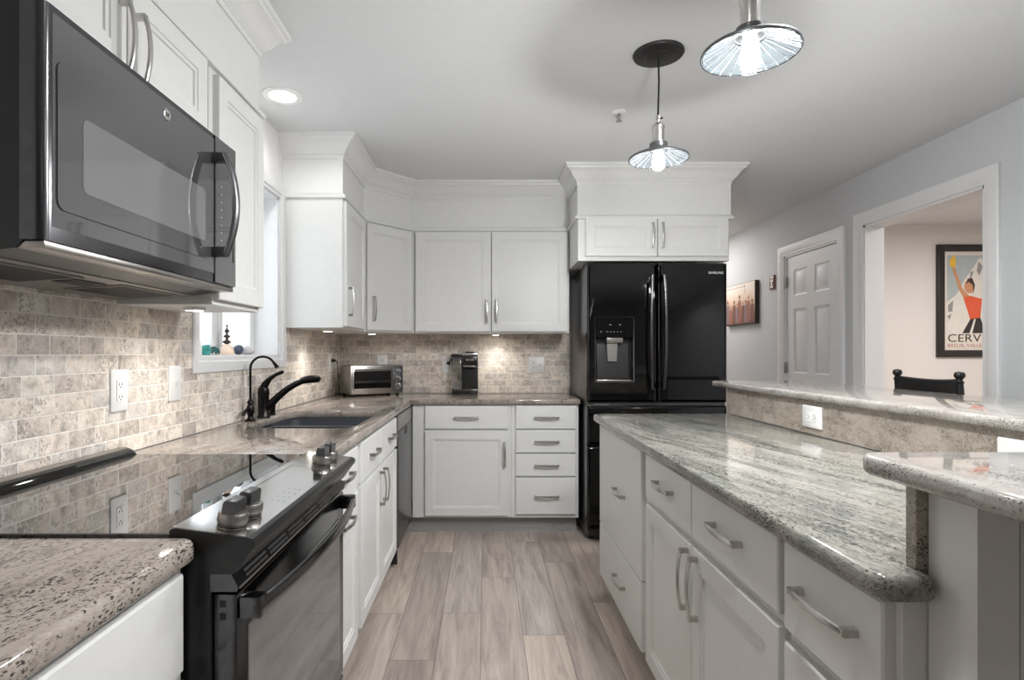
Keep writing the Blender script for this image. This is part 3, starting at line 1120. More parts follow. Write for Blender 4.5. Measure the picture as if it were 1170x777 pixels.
# bowed vertical handle
hz0, hz1 = 1.502, 1.786
pts, rad = [], []
for k in range(17):
    t = -1 + k / 8
    pts.append(V(MX + .036 + .030 * (1 - t * t), 1.598, (hz0 + hz1) / 2 + t * (hz1 - hz0) / 2))
    rad.append((.014, .0085))
h = MB().sweep(pts, rad, 12, up=X)
for z in (hz0 + .010, hz1 - .010):
    h.box(MX, MX + .040, 1.586, 1.610, z - .014, z + .014, .003)
h.build('handle', 'darksteel', fr_)
# underside: chin strip, vents and filters
MB().box(-.822, MX - .002, MY0 + .006, MY1 - .004, 1.412, 1.4255, .002).build('chin', 'steel', r)
m = MB()


def under(x0, x1, y0, y1, mb, t=.003):
    def zz(x):
        return 1.390 + (x - XT) * (.014 / (-.880 - XT))
    mb.loft([[V(x0, y0, zz(x0) - d), V(x1, y0, zz(x1) - d), V(x1, y1, zz(x1) - d), V(x0, y1, zz(x0) - d)] for d in (-.001, t)])
    return mb


under(-1.12, -.885, MY0 + .01, MY1 - .01, m, .002)
m.build('bottom_plate', 'steel', r)
for y0 in (1.03, 1.43):
    f = under(-1.06, -.91, y0, y0 + .26, MB(), .005).build('grease_filter', 'steel', r)
    g = MB()
    for k in range(16):
        under(-1.05 + k * .0085, -1.05 + k * .0085 + .003, y0 + .012, y0 + .248, g, .0062)
    g.build('slots', 'darksteel', f)
under(-1.00, -.94, 1.31, 1.41, MB(), .004).build('lamp_cover', 'slot', r)

# ------------------------------------------------------------------ fridge
def upright(mb_fn, y):
    """turn a plate built flat (x, z, thickness) so that its thickness faces -Y from the plane y"""
    mb = mb_fn
    bmesh.ops.transform(mb.bm, matrix=Matrix.Translation((0, y, 0)) @ Matrix.Rotation(R(90), 4, 'X'), verts=mb.bm.verts)
    return mb


r = thing('fridge', 'glossy black french door fridge with water dispenser', 'fridge', (1.11, 4.0, 0))
MB().box(.662, 1.556, 3.738, 4.395, .025, 1.795, .003).build('body', 'darksteel', r)
for x in (.70, 1.52):
    for y in (3.78, 4.35):
        MB().lathe([(.02, 0), (.02, .026)], (x, y, 0), seg=12).build('foot', 'rubber', r)
MB().box(.67, 1.55, 3.70, 3.738, .03, .085, .003).build('base_grille', 'black', r)
DPROF = [(0, 0), (0, .052), (.003, .060), (.009, .065), (.018, .067)]
YD = 3.737
outer = round_poly([(.658, .905), (1.1075, .905), (1.1075, 1.806), (.658, 1.806)], .006, 3)
hole = round_poly([(.712, 1.040), (.955, 1.040), (.955, 1.455), (.712, 1.455)], .012, 4)
HP = [(0, 0), (0, .067)]
# a plate with a plain hole: outer rounded, hole straight
m = MB()


def plate2(mb, outer, hole, prof):
    bm = mb.bm
    rings = [[bm.verts.new((p[0], p[1], z)) for p in offset_poly(outer, d)] for d, z in prof]
    hr = [[bm.verts.new((p[0], p[1], z)) for p in hole] for z in (prof[0][1], prof[-1][1])]
    for rs in (rings, hr):
        for a, b in zip(rs, rs[1:]):
            for i in range(len(a)):
                j = (i + 1) % len(a)
                bm.faces.new((a[i], a[j], b[j], b[i]))
    for A, B in ((rings[0], hr[0]), (rings[-1], hr[1])):
        ed = [bm.edges.get((q[i], q[(i + 1) % len(q)])) for q in (A, B) for i in range(len(q))]
        bmesh.ops.triangle_fill(bm, use_beauty=True, use_dissolve=False, edges=ed)
    return mb


ld = upright(plate2(m, outer, hole, DPROF), YD).build('door', 'blackgloss', r, smooth=50)
outer = round_poly([(1.1145, .905), (1.562, .905), (1.562, 1.806), (1.1145, 1.806)], .006, 3)
m = MB().plate(outer, [], DPROF)
rd = upright(m, YD).build('door', 'blackgloss', r, smooth=50)
for z0, z1 in ((.632, .884), (.095, .622)):
    outer = round_poly([(.658, z0), (1.562, z0), (1.562, z1), (.658, z1)], .006, 3)
    fd = upright(MB().plate(outer, [], DPROF), YD).build('freezer_drawer', 'blackgloss', r, smooth=50)
    fd['label'] = 'lower black drawer' if z0 < .3 else 'upper black drawer'
MB().box(.664, 1.556, 3.69, 3.737, .8855, .9035).build('gasket', 'darksteel', r)
MB().box(.70, .80, 3.669, 3.672, .8875, .8985).build('badge_strip', 'steel', r)
# dispenser
m = MB().box(.712, .955, 3.731, 3.737, 1.040, 1.455)
dp = m.build('dispenser', 'black', ld)
dp['label'] = 'water and ice dispenser recess'
m = MB().prism([(3.672, 1.455), (3.666, 1.452), (3.668, 1.325), (3.690, 1.318), (3.731, 1.318), (3.731, 1.455)], 'X', .7125, .9545)
cp = m.build('control_display', 'blackgloss', dp, smooth=0)
ring = [round_poly([(.706 + d, 1.034 + d), (.961 - d, 1.034 + d), (.961 - d, 1.461 - d), (.706 + d, 1.461 - d)], .014 - d * .5, 4) for d in (0, .002, .006)]
m = MB()
m.loft([[V(a, 3.6705, b) for a, b in ring[0]], [V(a, 3.6672, b) for a, b in ring[1]], [V(a, 3.6705, b) for a, b in ring[2]]], False, False)
m.build('bezel', 'darksteel', dp)
MB().box(.783, .890, 3.675, 3.728, 1.288, 1.345, .004).build('chute', 'steel', dp)
MB().prism([(.788, 1.290), (.858, 1.290), (.852, 1.170), (.794, 1.170)], 'Y', 3.690, 3.712).build('lever', 'steel', dp)
MB().prism([(3.730, 1.285), (3.722, 1.285), (3.700, 1.060), (3.730, 1.060)], 'X', .728, .932).build('splash_plate', 'black', dp)
MB().box(.722, .945, 3.675, 3.728, 1.0405, 1.052, .002).build('drip_tray', 'steel', dp)
m = MB()
for k in range(5):
    m.box(.782 + k * .022, .790 + k * .022, 3.6645, 3.668, 1.360, 1.364)
for x in (.742, .742, .80, .862):
    m.box(x, x + .012, 3.6640, 3.668, 1.405, 1.410)
m.box(.742, .748, 3.6645, 3.668, 1.358, 1.365)
m.build('display_marks', 'steel', cp)
# long bowed handles
for hx, par, sx in ((1.060, ld, -1), (1.146, rd, 1)):
    pts, rad = [], []
    for k in range(15):
        t = -1 + k / 7
        pts.append(V(hx + sx * .010 * (1 - t * t) - sx * .006, 3.628 - .018 * (1 - t * t), 1.36 + t * .365))
        rad.append((.0105, .012))
    m = MB().sweep(pts, rad, 12, up=V(0, -1, 0))
    for z in (1.012, 1.708):
        m.box(hx - sx * .006 - .009, hx - sx * .006 + .009, 3.622, 3.674, z - .016, z + .016, .003)
    m.build('handle', 'blacksteel', par)
text('brand_lettering', 'SAMSUNG', .021, (1.488, 3.6696, 1.742), X, Z, 'plastic', rd, .0005, xs=1.0)
m = MB()
for x in (.69, 1.53):
    m.box(x - .035, x + .035, 3.745, 3.83, 1.796, 1.812, .004)
m.build('hinge_covers', 'black', r)

# ------------------------------------------------------------------ dishwasher
r = thing('dishwasher', 'dark stainless dishwasher in the corner of the left run', 'dishwasher', (-.8, 3.54, 0))
MB().box(XL + .04, -.530, 3.250, 3.842, .10, .872).build('tub', 'black', r)
MB().box(XL + .1, -.575, 3.25, 3.842, .001, .10).build('toe_kick', 'black', r)
m = MB().box(-.530, -.496, 3.256, 3.838, .108, .772, .003)
dd = m.build('door', 'darksteel', r)
MB().box(-.530, -.497, 3.256, 3.838, .776, .868, .003).build('control_strip', 'steel', r)
MB().box(-.4965, -.4945, 3.49, 3.60, .725, .766, .0006, 1).build('pocket_handle', 'slot', dd)
MB().box(-.4946, -.4940, 3.545, 3.552, .742, .750).build('indicator', 'plastic', dd)
MB().box(-.540, -.503, 3.240, 3.2545, .02, .872).build('side_gasket', 'rubber', r)

# ------------------------------------------------------------------ sink and taps
r = thing('sink', 'dark double bowl undermount sink in the left countertop', 'sink', (-.8, 2.655, .67))
for k, (y0, y1) in enumerate(((SY0 - .012, 2.700), (2.715, SY1 + .012))):
    x0, x1 = SX0 - .012, SX1 + .008

    def ring(d, z, rad_):
        return [V(a, b, z) for a, b in round_poly([(x0 + d, y0 + d), (x1 - d, y0 + d), (x1 - d, y1 - d), (x0 + d, y1 - d)], [.10 if k == 0 else .06, .06, .06, .06], 6)]
    zt = .8785 if True else 0
    m = MB().loft([ring(.012, .672, .05), ring(.0, .70, .05), ring(0, zt, .06), ring(.014, zt, .06), ring(.022, .72, .05), ring(.05, .690, .04)])
    b = m.build('bowl', 'sinkcomp', r, smooth=50)
    MB().lathe([(.040, 0), (.040, .003), (.030, .004), (.028, .001), (.001, .001)], ((x0 + x1) / 2, (y0 + y1) / 2, .6902), seg=24).build('strainer', 'steel', b)
MB().box(SX0 + .01, SX1 - .01, 2.7005, 2.7145, .72, .866, .003).build('divider', 'sinkcomp', r)

FX, FY = -1.070, 2.745
r = thing('faucet', 'black single lever kitchen faucet with a low arching spout', 'faucet', (FX, FY, .914))
MB().lathe([(.031, .914), (.031, .922), (.027, .928), (.0262, .99), (.0262, 1.020), (.028, 1.030), (.027, 1.045), (.024, 1.058), (.015, 1.066), (.001, 1.068)], (FX, FY, 0), seg=24).build('body', 'bronze', r)
m = MB().sweep([(FX - .004, FY, 1.050), (FX + .010, FY, 1.078), (FX + .030, FY, 1.102), (FX + .058, FY, 1.122), (FX + .088, FY, 1.134), (FX + .097, FY, 1.137)],
               [(.023, .020), (.019, .017), (.014, .011), (.011, .009), (.010, .009), (.005, .005)], 14)
m.build('lever', 'bronze', r)
sp = MB().sweep([(FX + .012, FY, .962), (FX + .040, FY, .985), (FX + .075, FY, 1.020), (FX + .115, FY, 1.053), (FX + .155, FY, 1.077), (FX + .190, FY, 1.092)],
                [.021, .019, .0170, .0155, .0145, .0140], 16).build('spout', 'bronze', r)
MB().sweep([(FX + .182, FY, 1.090), (FX + .192, FY, 1.094), (FX + .215, FY, 1.099), (FX + .245, FY, 1.101), (FX + .268, FY, 1.101), (FX + .276, FY, 1.101)],
           [.0150, .0170, .0190, .0185, .0150, .006], 16).build('spray_head', 'bronze', sp)

GX, GY = -1.080, 2.615
r = thing('filter_tap', 'thin black gooseneck filter tap left of the faucet', 'tap', (GX, GY, .914))
b = MB().lathe([(.024, .914), (.024, .919), (.014, .926), (.011, .935), (.014, .945), (.0175, .958), (.018, .972), (.014, .984), (.011, .990), (.015, .997), (.013, 1.006), (.006, 1.014), (.001, 1.016)], (GX, GY, 0), seg=20).build('base', 'bronze', r)
pts = [(GX, GY, 1.01), (GX, GY, 1.06), (GX, GY, 1.12), (GX, GY, 1.155)]
for k in range(1, 13):
    a = PI - k * (PI * .84) / 12
    pts.append((GX + .0575 + .0575 * math.cos(a), GY, 1.155 + .055 * math.sin(a)))
nk = MB().sweep(pts, .0056, 12).build('gooseneck', 'bronze', r)
e = Vector(pts[-1])
dirv = (Vector(pts[-1]) - Vector(pts[-2])).normalized()
MB().sweep([e - dirv * .004, e + dirv * .012, e + dirv * .024, e + dirv * .028], [.0062, .0078, .0100, .0095], 12).build('nozzle', 'bronze', nk)
MB().sweep([(GX, GY, .972), (GX - .004, GY - .022, .972), (GX - .006, GY - .030, .968), (GX - .010, GY - .050, .950), (GX - .011, GY - .056, .945)], [.0075, .006, .0075, .0085, .004], 10).build('lever', 'bronze', r)
m = MB().lathe([(.0165, .914), (.0165, .920), (.0135, .924), (.0135, .950), (.0155, .953), (.0155, .972), (.013, .977), (.001, .979)], (-1.075, 2.872, 0), seg=20)
tag(m.build('air_gap_cap', 'bronze', loc=(-1.075, 2.872, .914)), 'short black cap fitting just behind the faucet body', 'air gap')

# ------------------------------------------------------------------ toaster oven (turned in the corner)
r = thing('toaster_oven', 'stainless toaster oven turned in the counter corner', 'toaster oven', (-.945, 3.985, .914), R(34), local=True)
TW, TD, T0, T1 = .405, .225, .016, .222
MB().box(0, TW, .012, TD, T0, T1, .008, 3).build('body', 'steel', r)
for x in (.03, TW - .03):
    for y in (.035, TD - .03):
        MB().lathe([(.012, 0), (.014, .018)], (x, y, 0), seg=12).build('foot', 'rubber', r)
MB().box(0, TW, 0, .0125, T0, T1, .004).build('front_frame', 'steel', r)
dr_ = MB().box(.012, .318, -.006, .0005, .028, .212, .002).build('door', 'steel', r)
MB().box(.024, .306, -.0075, -.0055, .058, .182, .0005, 1).build('window', 'blackgloss', dr_)
m = MB()
for k in range(3):
    m.box(.03, .30, -.0085, -.0073, .098 + k * .006, .0995 + k * .006)
m.build('rack_lines', 'darksteel', dr_)
m = MB().sweep([(.03, -.026, .196), (.30, -.026, .196)], (.0075, .006), 12)
for x in (.045, .285):
    m.box(x - .006, x + .006, -.026, -.005, .190, .202)
m.build('handle', 'steel', dr_)
pnl = MB().box(.324, .398, -.004, .0005, .026, .214, .001).build('control_panel', 'mwfront', r)
for z in (.176, .122, .068):
    k = MB().lathe([(.0235, 0), (.0235, .004), (.0195, .006), (.018, .016), (.001, .017)], (.361, -.004, z), (0, -1, 0), 20).build('knob', 'chrome', pnl)
    MB().box(.358, .364, -.0235, -.0195, z - .014, z + .014, .001).build('grip', 'black', k)

# ------------------------------------------------------------------ coffee maker
r = thing('coffee_maker', 'slim black coffee maker with clear side tank', 'coffee maker', (-.15, 4.34, .914))
cx0, cx1, cy0, cy1 = -.176, -.056, 4.285, 4.405
MB().box(cx0, cx1, cy0 + .045, cy1, .914, 1.135, .006).build('body', 'black', r)
ba = MB().box(cx0, cx1, cy0, cy1 - .02, .914, .944, .006).build('base', 'black', r)
MB().box(cx0 + .003, cx1 - .003, cy0 + .004, cy0 + .05, .944, .948, .001).build('drip_tray', 'steel', ba)
MB().rect((cx0 + .004, cy0 + .0455, .95), X, -Y, cx1 - cx0 - .008, .165, [(0, 0), (0, .001), (.002, .0015)]).build('back_plate', 'rubber', r)
hd_ = MB().box(cx0, cx1, cy0 - .004, cy1, 1.130, 1.205, .008).build('head', 'black', r)
text('brand_lettering', 'KEURIG', .016, ((cx0 + cx1) / 2, cy0 - .0046, 1.172), X, Z, 'plastic', hd_, .0004, xs=1.0)
MB().box(cx0 + .012, cx1 - .02, cy0 - .004, cy0 + .02, 1.118, 1.131, .003).build('spout', 'steel', hd_)
MB().box(cx0 - .001, cx1 + .001, cy0 - .006, cy1, 1.2052, 1.226, .006).build('lid', 'nickel', r)
MB().prism([(cx0 + .02, 1.2262), (cx1 - .02, 1.2262), (cx1 - .03, 1.235), (cx0 + .03, 1.235)], 'Y', cy0, cy0 + .03).build('lid_handle', 'black', r)
tk = MB().box(-.252, cx0 - .002, cy0 + .022, cy1, .945, 1.195, .006).build('water_tank', glass('smoky clear plastic', (.80, .80, .80), .12), r)
MB().box(-.252, cx0 - .002, cy0 + .018, cy1, .914, .9445, .004).build('tank_base', 'black', r)
MB().box(-.258, cx0 - .0015, cy0 + .016, cy1, 1.196, 1.218, .004).build('tank_lid', 'black', r)

# ------------------------------------------------------------------ outlets and switches


def plate_on(name, O, U, W, N, w_, h_, label, cat, kinds):
    """wall plate centred at O; kinds: list of inserts across the width"""
    O, U, W, N = Vector(O), Vector(U), Vector(W), Vector(N)
    r = thing(name, label, cat, tuple(O))
    m = MB()
    rings = []
    for d, t in ((0, 0), (0, .004), (.0025, .0058)):
        p = round_poly([(-w_ / 2 + d, -h_ / 2 + d), (w_ / 2 - d, -h_ / 2 + d), (w_ / 2 - d, h_ / 2 - d), (-w_ / 2 + d, h_ / 2 - d)], .004, 3)
        rings.append([O + U * a + W * b + N * (t + .0004) for a, b in p])
    m.loft(rings).build('cover_plate', 'plastic', r)
    n = len(kinds)
    for i, kd in enumerate(kinds):
        c = O + U * ((i - (n - 1) / 2) * .046) + N * .0058
        m = MB()
        if kd == 'decor':
            rr(c - U * .0165 - W * .033, U, W, .033, .066, .003, 0, .0022, m, N)
            f = m.build('receptacle', 'plastic', r)
            s = MB()
            for q in (-.019, .019):
                for a in (-.006, .006):
                    s_ = c + W * q + U * a + N * .0022
                    s.loft([[s_ + U * x * .0011 + W * y * .0042 + N * t for x, y in ((-1, -1), (1, -1), (1, 1), (-1, 1))] for t in (-.0002, .0004)])
                s_ = c + W * (q - .009) + N * .0022
                s.loft([[s_ + U * x * .002 + W * y * .002 + N * t for x, y in ((-1, -1), (1, -1), (1, 1), (-1, 1))] for t in (-.0002, .0004)])
            s.build('slots', 'slot', f)
        elif kd == 'duplex':
            for q in (-.0195, .0195):
                m = MB()
                rr(c - U * .017 - W * .0145 + W * q, U, W, .034, .029, .008, 0, .0018, m, N)
                f = m.build('receptacle', 'plastic', r)
                s = MB()
                for a in (-.0062, .0062):
                    s_ = c + W * (q + .002) + U * a + N * .0018
                    s.loft([[s_ + U * x * .0012 + W * y * .0042 + N * t for x, y in ((-1, -1), (1, -1), (1, 1), (-1, 1))] for t in (-.0002, .0004)])
                s_ = c + W * (q - .008) + N * .0018
                s.loft([[s_ + U * x * .002 + W * y * .002 + N * t for x, y in ((-1, -1), (1, -1), (1, 1), (-1, 1))] for t in (-.0002, .0004)])
                s.build('slots', 'slot', f)
        else:
            rr(c - U * .006 - W * .012, U, W, .012, .024, .002, 0, .0015, m, N)
            f = m.build('toggle_base', 'plastic', r)
            t_ = c + N * .001
            MB().loft([[t_ + U * x * .0045 + W * (y * .006) for x, y in ((-1, -1), (1, -1), (1, 1), (-1, 1))],
                       [t_ + U * x * .0035 + W * (y * .0035 + .009) + N * .015 for x, y in ((-1, -1), (1, -1), (1, 1), (-1, 1))]]).build('toggle', 'plastic', f)
    return r


plate_on('outlet', (XT, 1.743, 1.113), -Y, Z, X, .080, .128, 'white outlet plate on the tile behind the range, nearer the viewer', 'outlet', ['decor'])
plate_on('light_switch', (XT, 2.055, 1.118), -Y, Z, X, .078, .126, 'white toggle switch plate on the tile just left of the window', 'light switch', ['toggle'])
plate_on('outlet', (.398, YT, 1.132), X, Z, -Y, .124, .124, 'wide white outlet and switch plate on the tile left of the fridge', 'outlet', ['decor', 'toggle'])
o2 = plate_on('outlet', (-.296, YT, 1.128), X, Z, -Y, .078, .126, 'white outlet plate left of the coffee maker with a black plug in it', 'outlet', ['duplex'])
plate_on('outlet', (-.800, YT, 1.150), X, Z, -Y, .078, .122, 'white outlet plate showing above the toaster oven', 'outlet', ['duplex'])
plate_on('outlet', (XT, 4.130, 1.150), -Y, Z, X, .078, .122, 'white outlet plate in the wall corner left of the toaster oven', 'outlet', ['duplex'])
plate_on('outlet', (1.2545, 2.178, .982), Z, Y, -X, .084, .128, 'white sideways outlet on the granite upstand with the whole plate in view', 'outlet', ['duplex'])
plate_on('outlet', (1.2545, 1.325, .982), Z, Y, -X, .084, .128, 'white sideways outlet on the granite upstand cut off by the near bar', 'outlet', ['duplex'])
r = thing('power_plug', 'black plug and cord of the coffee maker', 'plug', (-.285, 4.4, 1.147))
MB().lathe([(.013, 0), (.014, .012), (.009, .026), (.004, .032)], (-.285, YT - .0085, 1.147), (0, -1, 0), 12).build('plug_head', 'rubber', r)
MB().sweep([(-.285, 4.382, 1.147), (-.278, 4.372, 1.150), (-.268, 4.374, 1.165), (-.260, 4.390, 1.190), (-.2585, 4.403, 1.165), (-.256, 4.412, 1.05), (-.25, 4.412, .96), (-.20, 4.412, .925)], .0032, 8).build('cord', 'rubber', r)
r = thing('power_plug', 'black plug and cord of the toaster oven', 'plug', (-1.1, 4.13, 1.165))
MB().lathe([(.013, 0), (.014, .012), (.009, .026), (.004, .032)], (XT + .0085, 4.13, 1.170), (1, 0, 0), 12).build('plug_head', 'rubber', r)
MB().sweep([(-1.086, 4.13, 1.170), (-1.076, 4.13, 1.165), (-1.075, 4.150, 1.12), (-1.085, 4.20, 1.03), (-1.09, 4.24, .95), (-1.08, 4.26, .925), (-1.04, 4.30, .920), (-.985, 4.30, .930)], .0032, 8).build('cord', 'rubber', r)

# ------------------------------------------------------------------ ceiling lights, sprinkler, puck lights


def downlight(label, x, y, watts=14, cone=166):
    r = thing('downlight', label, 'ceiling light', (x, y, H))
    MB().lathe([(.062, H - .001), (.092, H - .001), (.090, H - .006), (.075, H - .009), (.062, H - .006)], (x, y, 0), seg=36, cap0=False, cap1=False).build('trim_ring', 'plastic', r)
    MB().lathe([(.001, H - .001), (.064, H - .001), (.064, H - .005), (.001, H - .006)], (x, y, 0), seg=32).build('lens', 'canlens', r)
    spot('downlight_lamp', (x, y, H - .012), watts, cone, .45, (.985, .995, 1), .06, parent=r)
    return r


downlight('lit round recessed downlight over the sink window', -.955, 2.68, 5.5)
downlight('added out-of-view fill downlight above the island opposite the range', .95, 1.50, 66)  # unseen lamp, set here to even out brightness on the cabinets
downlight('added out-of-view fill downlight in the aisle ceiling beside the near bar', .25, .80, 38, 125)  # unseen lamp added to brighten the aisle, kept off the bar's near face
downlight('added out-of-view fill downlight over the dining side of the near bar', 1.95, .75, 22)  # unseen lamp added as fill for the bar and right wall
downlight('recessed downlight over the dining end of the room', 1.6, -1.4, 4)


def puck(label, x, y, z, watts):
    r = thing('puck_light', label, 'cabinet light', (x, y, z))
    MB().lathe([(.034, z - .0004), (.034, z - .008), (.026, z - .0105)], (x, y, 0), seg=24, cap1=False).build('housing', 'plastic', r)
    MB().lathe([(.001, z - .006), (.026, z - .006), (.0255, z - .0100), (.001, z - .0105)], (x, y, 0), seg=24).build('lens', 'puck', r)
    spot('puck_lamp', (x, y, z - .016), watts, 125, .9, (1, .96, .90), .02, parent=r)


puck('lit puck light under the wall cabinet between microwave and window', -.95, 1.86, 1.376, 3.4)
puck('lit puck light under the cabinet right of the window', -.97, 3.50, 1.368, 4.2)
puck('lit puck light under the corner cabinet', -.80, 4.02, 1.368, 3.6)
puck('lit puck light under the wide cabinet over the back counter', .08, 4.29, 1.368, 3.2)

r = thing('sprinkler_head', 'small white fire sprinkler head on the ceiling', 'sprinkler', (.672, 2.86, H))
MB().lathe([(.034, H - .0005), (.034, H - .003), (.026, H - .009), (.012, H - .010)], (.672, 2.86, 0), seg=24).build('escutcheon', 'plastic', r)
m = MB().lathe([(.007, H - .010), (.007, H - .022), (.004, H - .024), (.003, H - .044)], (.672, 2.86, 0), seg=12)
for s in (-1, 1):
    m.sweep([(.672 + s * .006, 2.86, H - .018), (.672 + s * .014, 2.86, H - .028), (.672 + s * .003, 2.86, H - .046)], .0018, 6)
m.build('head', 'steel', r)
MB().lathe([(.014, H - .046), (.016, H - .049), (.001, H - .050)], (.672, 2.86, 0), seg=14).build('deflector', 'steel', r)


def pendant(label, x, y, zr, watts=17):
    r = thing('pendant_lamp', label, 'pendant light', (x, y, H), group='pendant lamps over the island')
    MB().lathe([(.100, H - .0005), (.101, H - .006), (.097, H - .012), (.055, H - .016), (.052, H - .019), (.010, H - .022)], (x, y, 0), seg=48).build('canopy', 'canopy', r)
    MB().sweep([(x, y, H - .018), (x + .002, y, H - .12), (x - .0015, y, H - .25), (x, y, zr + .172)], .0038, 8).build('cord', 'rubber', r)
    s = MB().lathe([(.0272, zr + .058), (.0272, zr + .070), (.0225, zr + .073), (.0235, zr + .120), (.0252, zr + .126), (.0252, zr + .132), (.017, .142 + zr), (.007, zr + .146), (.007, zr + .158), (.010, zr + .160), (.010, zr + .172), (.004, zr + .178)], (x, y, 0), seg=28).build('socket', 'nickel', r)
    MB().sweep([(x + .006, y, zr + .165), (x + .017, y, zr + .165)], .0045, 8).build('set_screw', 'bronze', s)
    sh = MB().lathe([(.118, zr - .003), (.1185, zr + .001), (.117, zr + .005), (.110, zr + .010), (.040, zr + .040), (.036, zr + .044), (.035, zr + .062), (.024, zr + .066)], (x, y, 0), seg=48, cap0=False, cap1=False).build('shade', 'rim', r)
    # faceted mirrored inside
    MB().lathe([(.1165, zr - .001), (.1085, zr + .006), (.037, zr + .036)], (x, y, 0), seg=24, cap0=False, cap1=False).build('reflector', 'mirrorglass', sh, smooth=0)
    MB().lathe([(.1172, zr - .0035), (.1172, zr - .0005), (.1125, zr + .002), (.1120, zr - .0005)], (x, y, 0), seg=48, cap0=False, cap1=False).build('inner_lip', 'chrome', sh)
    fm = MB()
    for q_ in range(24):
        t_ = 2 * PI * q_ / 24
        e_, n_ = V(math.cos(t_), math.sin(t_), 0), V(-math.sin(t_), math.cos(t_), 0)
        ra, rb = [V(x, y, zr - .0012) + e_ * .1150, V(x, y, zr + .0052) + e_ * .1085], V(x, y, zr + .0352) + e_ * .037
        fm.loft([[p_ - n_ * .0007 - Z * l_ for p_ in ra + [rb]] + [p_ + n_ * .0007 - Z * l_ for p_ in ([rb] + ra[::-1])] for l_ in (.0002, .0010)])
    fm.build('facet_seams', 'greypaint', sh, smooth=0)
    MB().lathe([(.001, zr - .046), (.012, zr - .044), (.022, zr - .036), (.0240, zr - .022), (.0245, zr - .008), (.021, zr + .012), (.017, zr + .034), (.014, zr + .052)], (x, y, 0), seg=24).build('bulb', 'bulb', r)
    point('pendant_glow', (x, y, zr - .075), watts, (.99, .995, 1), .05, parent=r)


pendant('nearer pendant lamp with mirrored dish shade, over the island', .668, 1.435, 1.985)
pendant('farther pendant lamp hanging in front of the fridge end of the island', .700, 2.30, 2.012)

# ------------------------------------------------------------------ window sill ornaments
SZ = WZ0 + .006
SXX = XL - .075


def on_sill(name, label, cat):
    return None


r = thing('white_vase', 'small white bottle shaped vase at the left end of the window sill', 'vase', (SXX, 2.385, SZ))
MB().lathe([(.021, SZ), (.024, SZ + .010), (.024, SZ + .050), (.016, SZ + .066), (.010, SZ + .074), (.010, SZ + .098), (.012, SZ + .104), (.008, SZ + .104)], (SXX, 2.385, 0), seg=20).build('vessel', 'plastic', r)
M['teal'] = plain('teal glaze', (58, 150, 140), .2, var=.25, vscale=90, coat=.5)
M['tealdark'] = plain('dark teal glaze', (38, 92, 92), .22, var=.25, vscale=90)
M['peach'] = plain('peach stone', (228, 204, 182), .45, var=.08)
M['darkfig'] = plain('dark carved wood', (52, 42, 36), .45, var=.2, vscale=120)
M['bluestone'] = plain('dark blue stone', (66, 74, 92), .3, var=.3, vscale=80)
M['palestone'] = plain('pale grey stone', (186, 182, 182), .45, var=.25, vscale=80)
m = MB().box(-.016, .016, -.016, .016, 0, .044, .004)
for z in (.012, .030):
    m.lathe([(.019, z - .003), (.019, z + .003)], (0, 0, 0), seg=12)
bmesh.ops.transform(m.bm, matrix=Matrix.Translation((SXX, 2.478, SZ)) @ Matrix.Rotation(R(20), 4, 'Z'), verts=m.bm.verts)
tag(m.build('glass_block', 'teal', loc=(SXX, 2.478, SZ)), 'small bright teal block ornament on the window sill', 'ornament')


def blob(mb, c, rx, ry, rz_, seg=14, squash=None):
    c = Vector(c)
    rings = []
    K = 8
    for i in range(K + 1):
        th = -PI / 2 + PI * i / K
        rr_ = max(math.cos(th), .02)
        rings.append([c + V(rx * rr_ * math.cos(2 * PI * k / seg), ry * rr_ * math.sin(2 * PI * k / seg), rz_ * math.sin(th)) for k in range(seg)])
    return mb.loft(rings)


# little elephant: one continuous skinned body
def skin(name, nodes, edges, mat, loc, sub=2, parent=None):
    me = bpy.data.meshes.new(name)
    me.from_pydata([Vector(p) - Vector(loc) for p, r_ in nodes], edges, [])
    o = bpy.data.objects.new(name, me)
    COL.objects.link(o)
    md = o.modifiers.new('skin', 'SKIN')
    for i, (p, r_) in enumerate(nodes):
        o.data.skin_vertices[0].data[i].radius = (r_, r_)
    o.data.skin_vertices[0].data[0].use_root = True
    ms = o.modifiers.new('sub', 'SUBSURF')
    ms.levels = ms.render_levels = sub
    dg = bpy.context.evaluated_depsgraph_get()
    dg.update()
    m2 = bpy.data.meshes.new_from_object(o.evaluated_get(dg))
    for p in m2.polygons:
        p.use_smooth = True
    m2.materials.clear()
    m2.materials.append(M[mat])
    o.modifiers.clear()
    o.data = m2
    if parent is not None:
        o.parent = parent
    else:
        o.location = loc
    OFF[o.name] = tuple(loc)
    return o


ex, ey = SXX, 2.562
nodes = [((ex, ey, SZ + .026), .012), ((ex, ey + .018, SZ + .025), .011), ((ex, ey - .018, SZ + .028), .010), ((ex, ey - .028, SZ + .030), .008),
         ((ex, ey - .036, SZ + .020), .0035), ((ex, ey - .039, SZ + .010), .0028), ((ex, ey - .044, SZ + .012), .0022),
         ((ex - .008, ey + .017, SZ + .012), .005), ((ex - .008, ey + .017, SZ + .0045), .0046), ((ex + .008, ey + .018, SZ + .012), .005), ((ex + .008, ey + .018, SZ + .0045), .0046),
         ((ex - .008, ey - .012, SZ + .012), .005), ((ex - .008, ey - .013, SZ + .0045), .0046), ((ex + .008, ey - .011, SZ + .012), .005), ((ex + .008, ey - .012, SZ + .0045), .0046),
         ((ex + .010, ey - .025, SZ + .031), .0045), ((ex - .010, ey - .025, SZ + .031), .0045)]
edges = [(0, 1), (0, 2), (2, 3), (3, 4), (4, 5), (5, 6), (1, 7), (7, 8), (1, 9), (9, 10), (2, 11), (11, 12), (2, 13), (13, 14), (3, 15), (3, 16)]
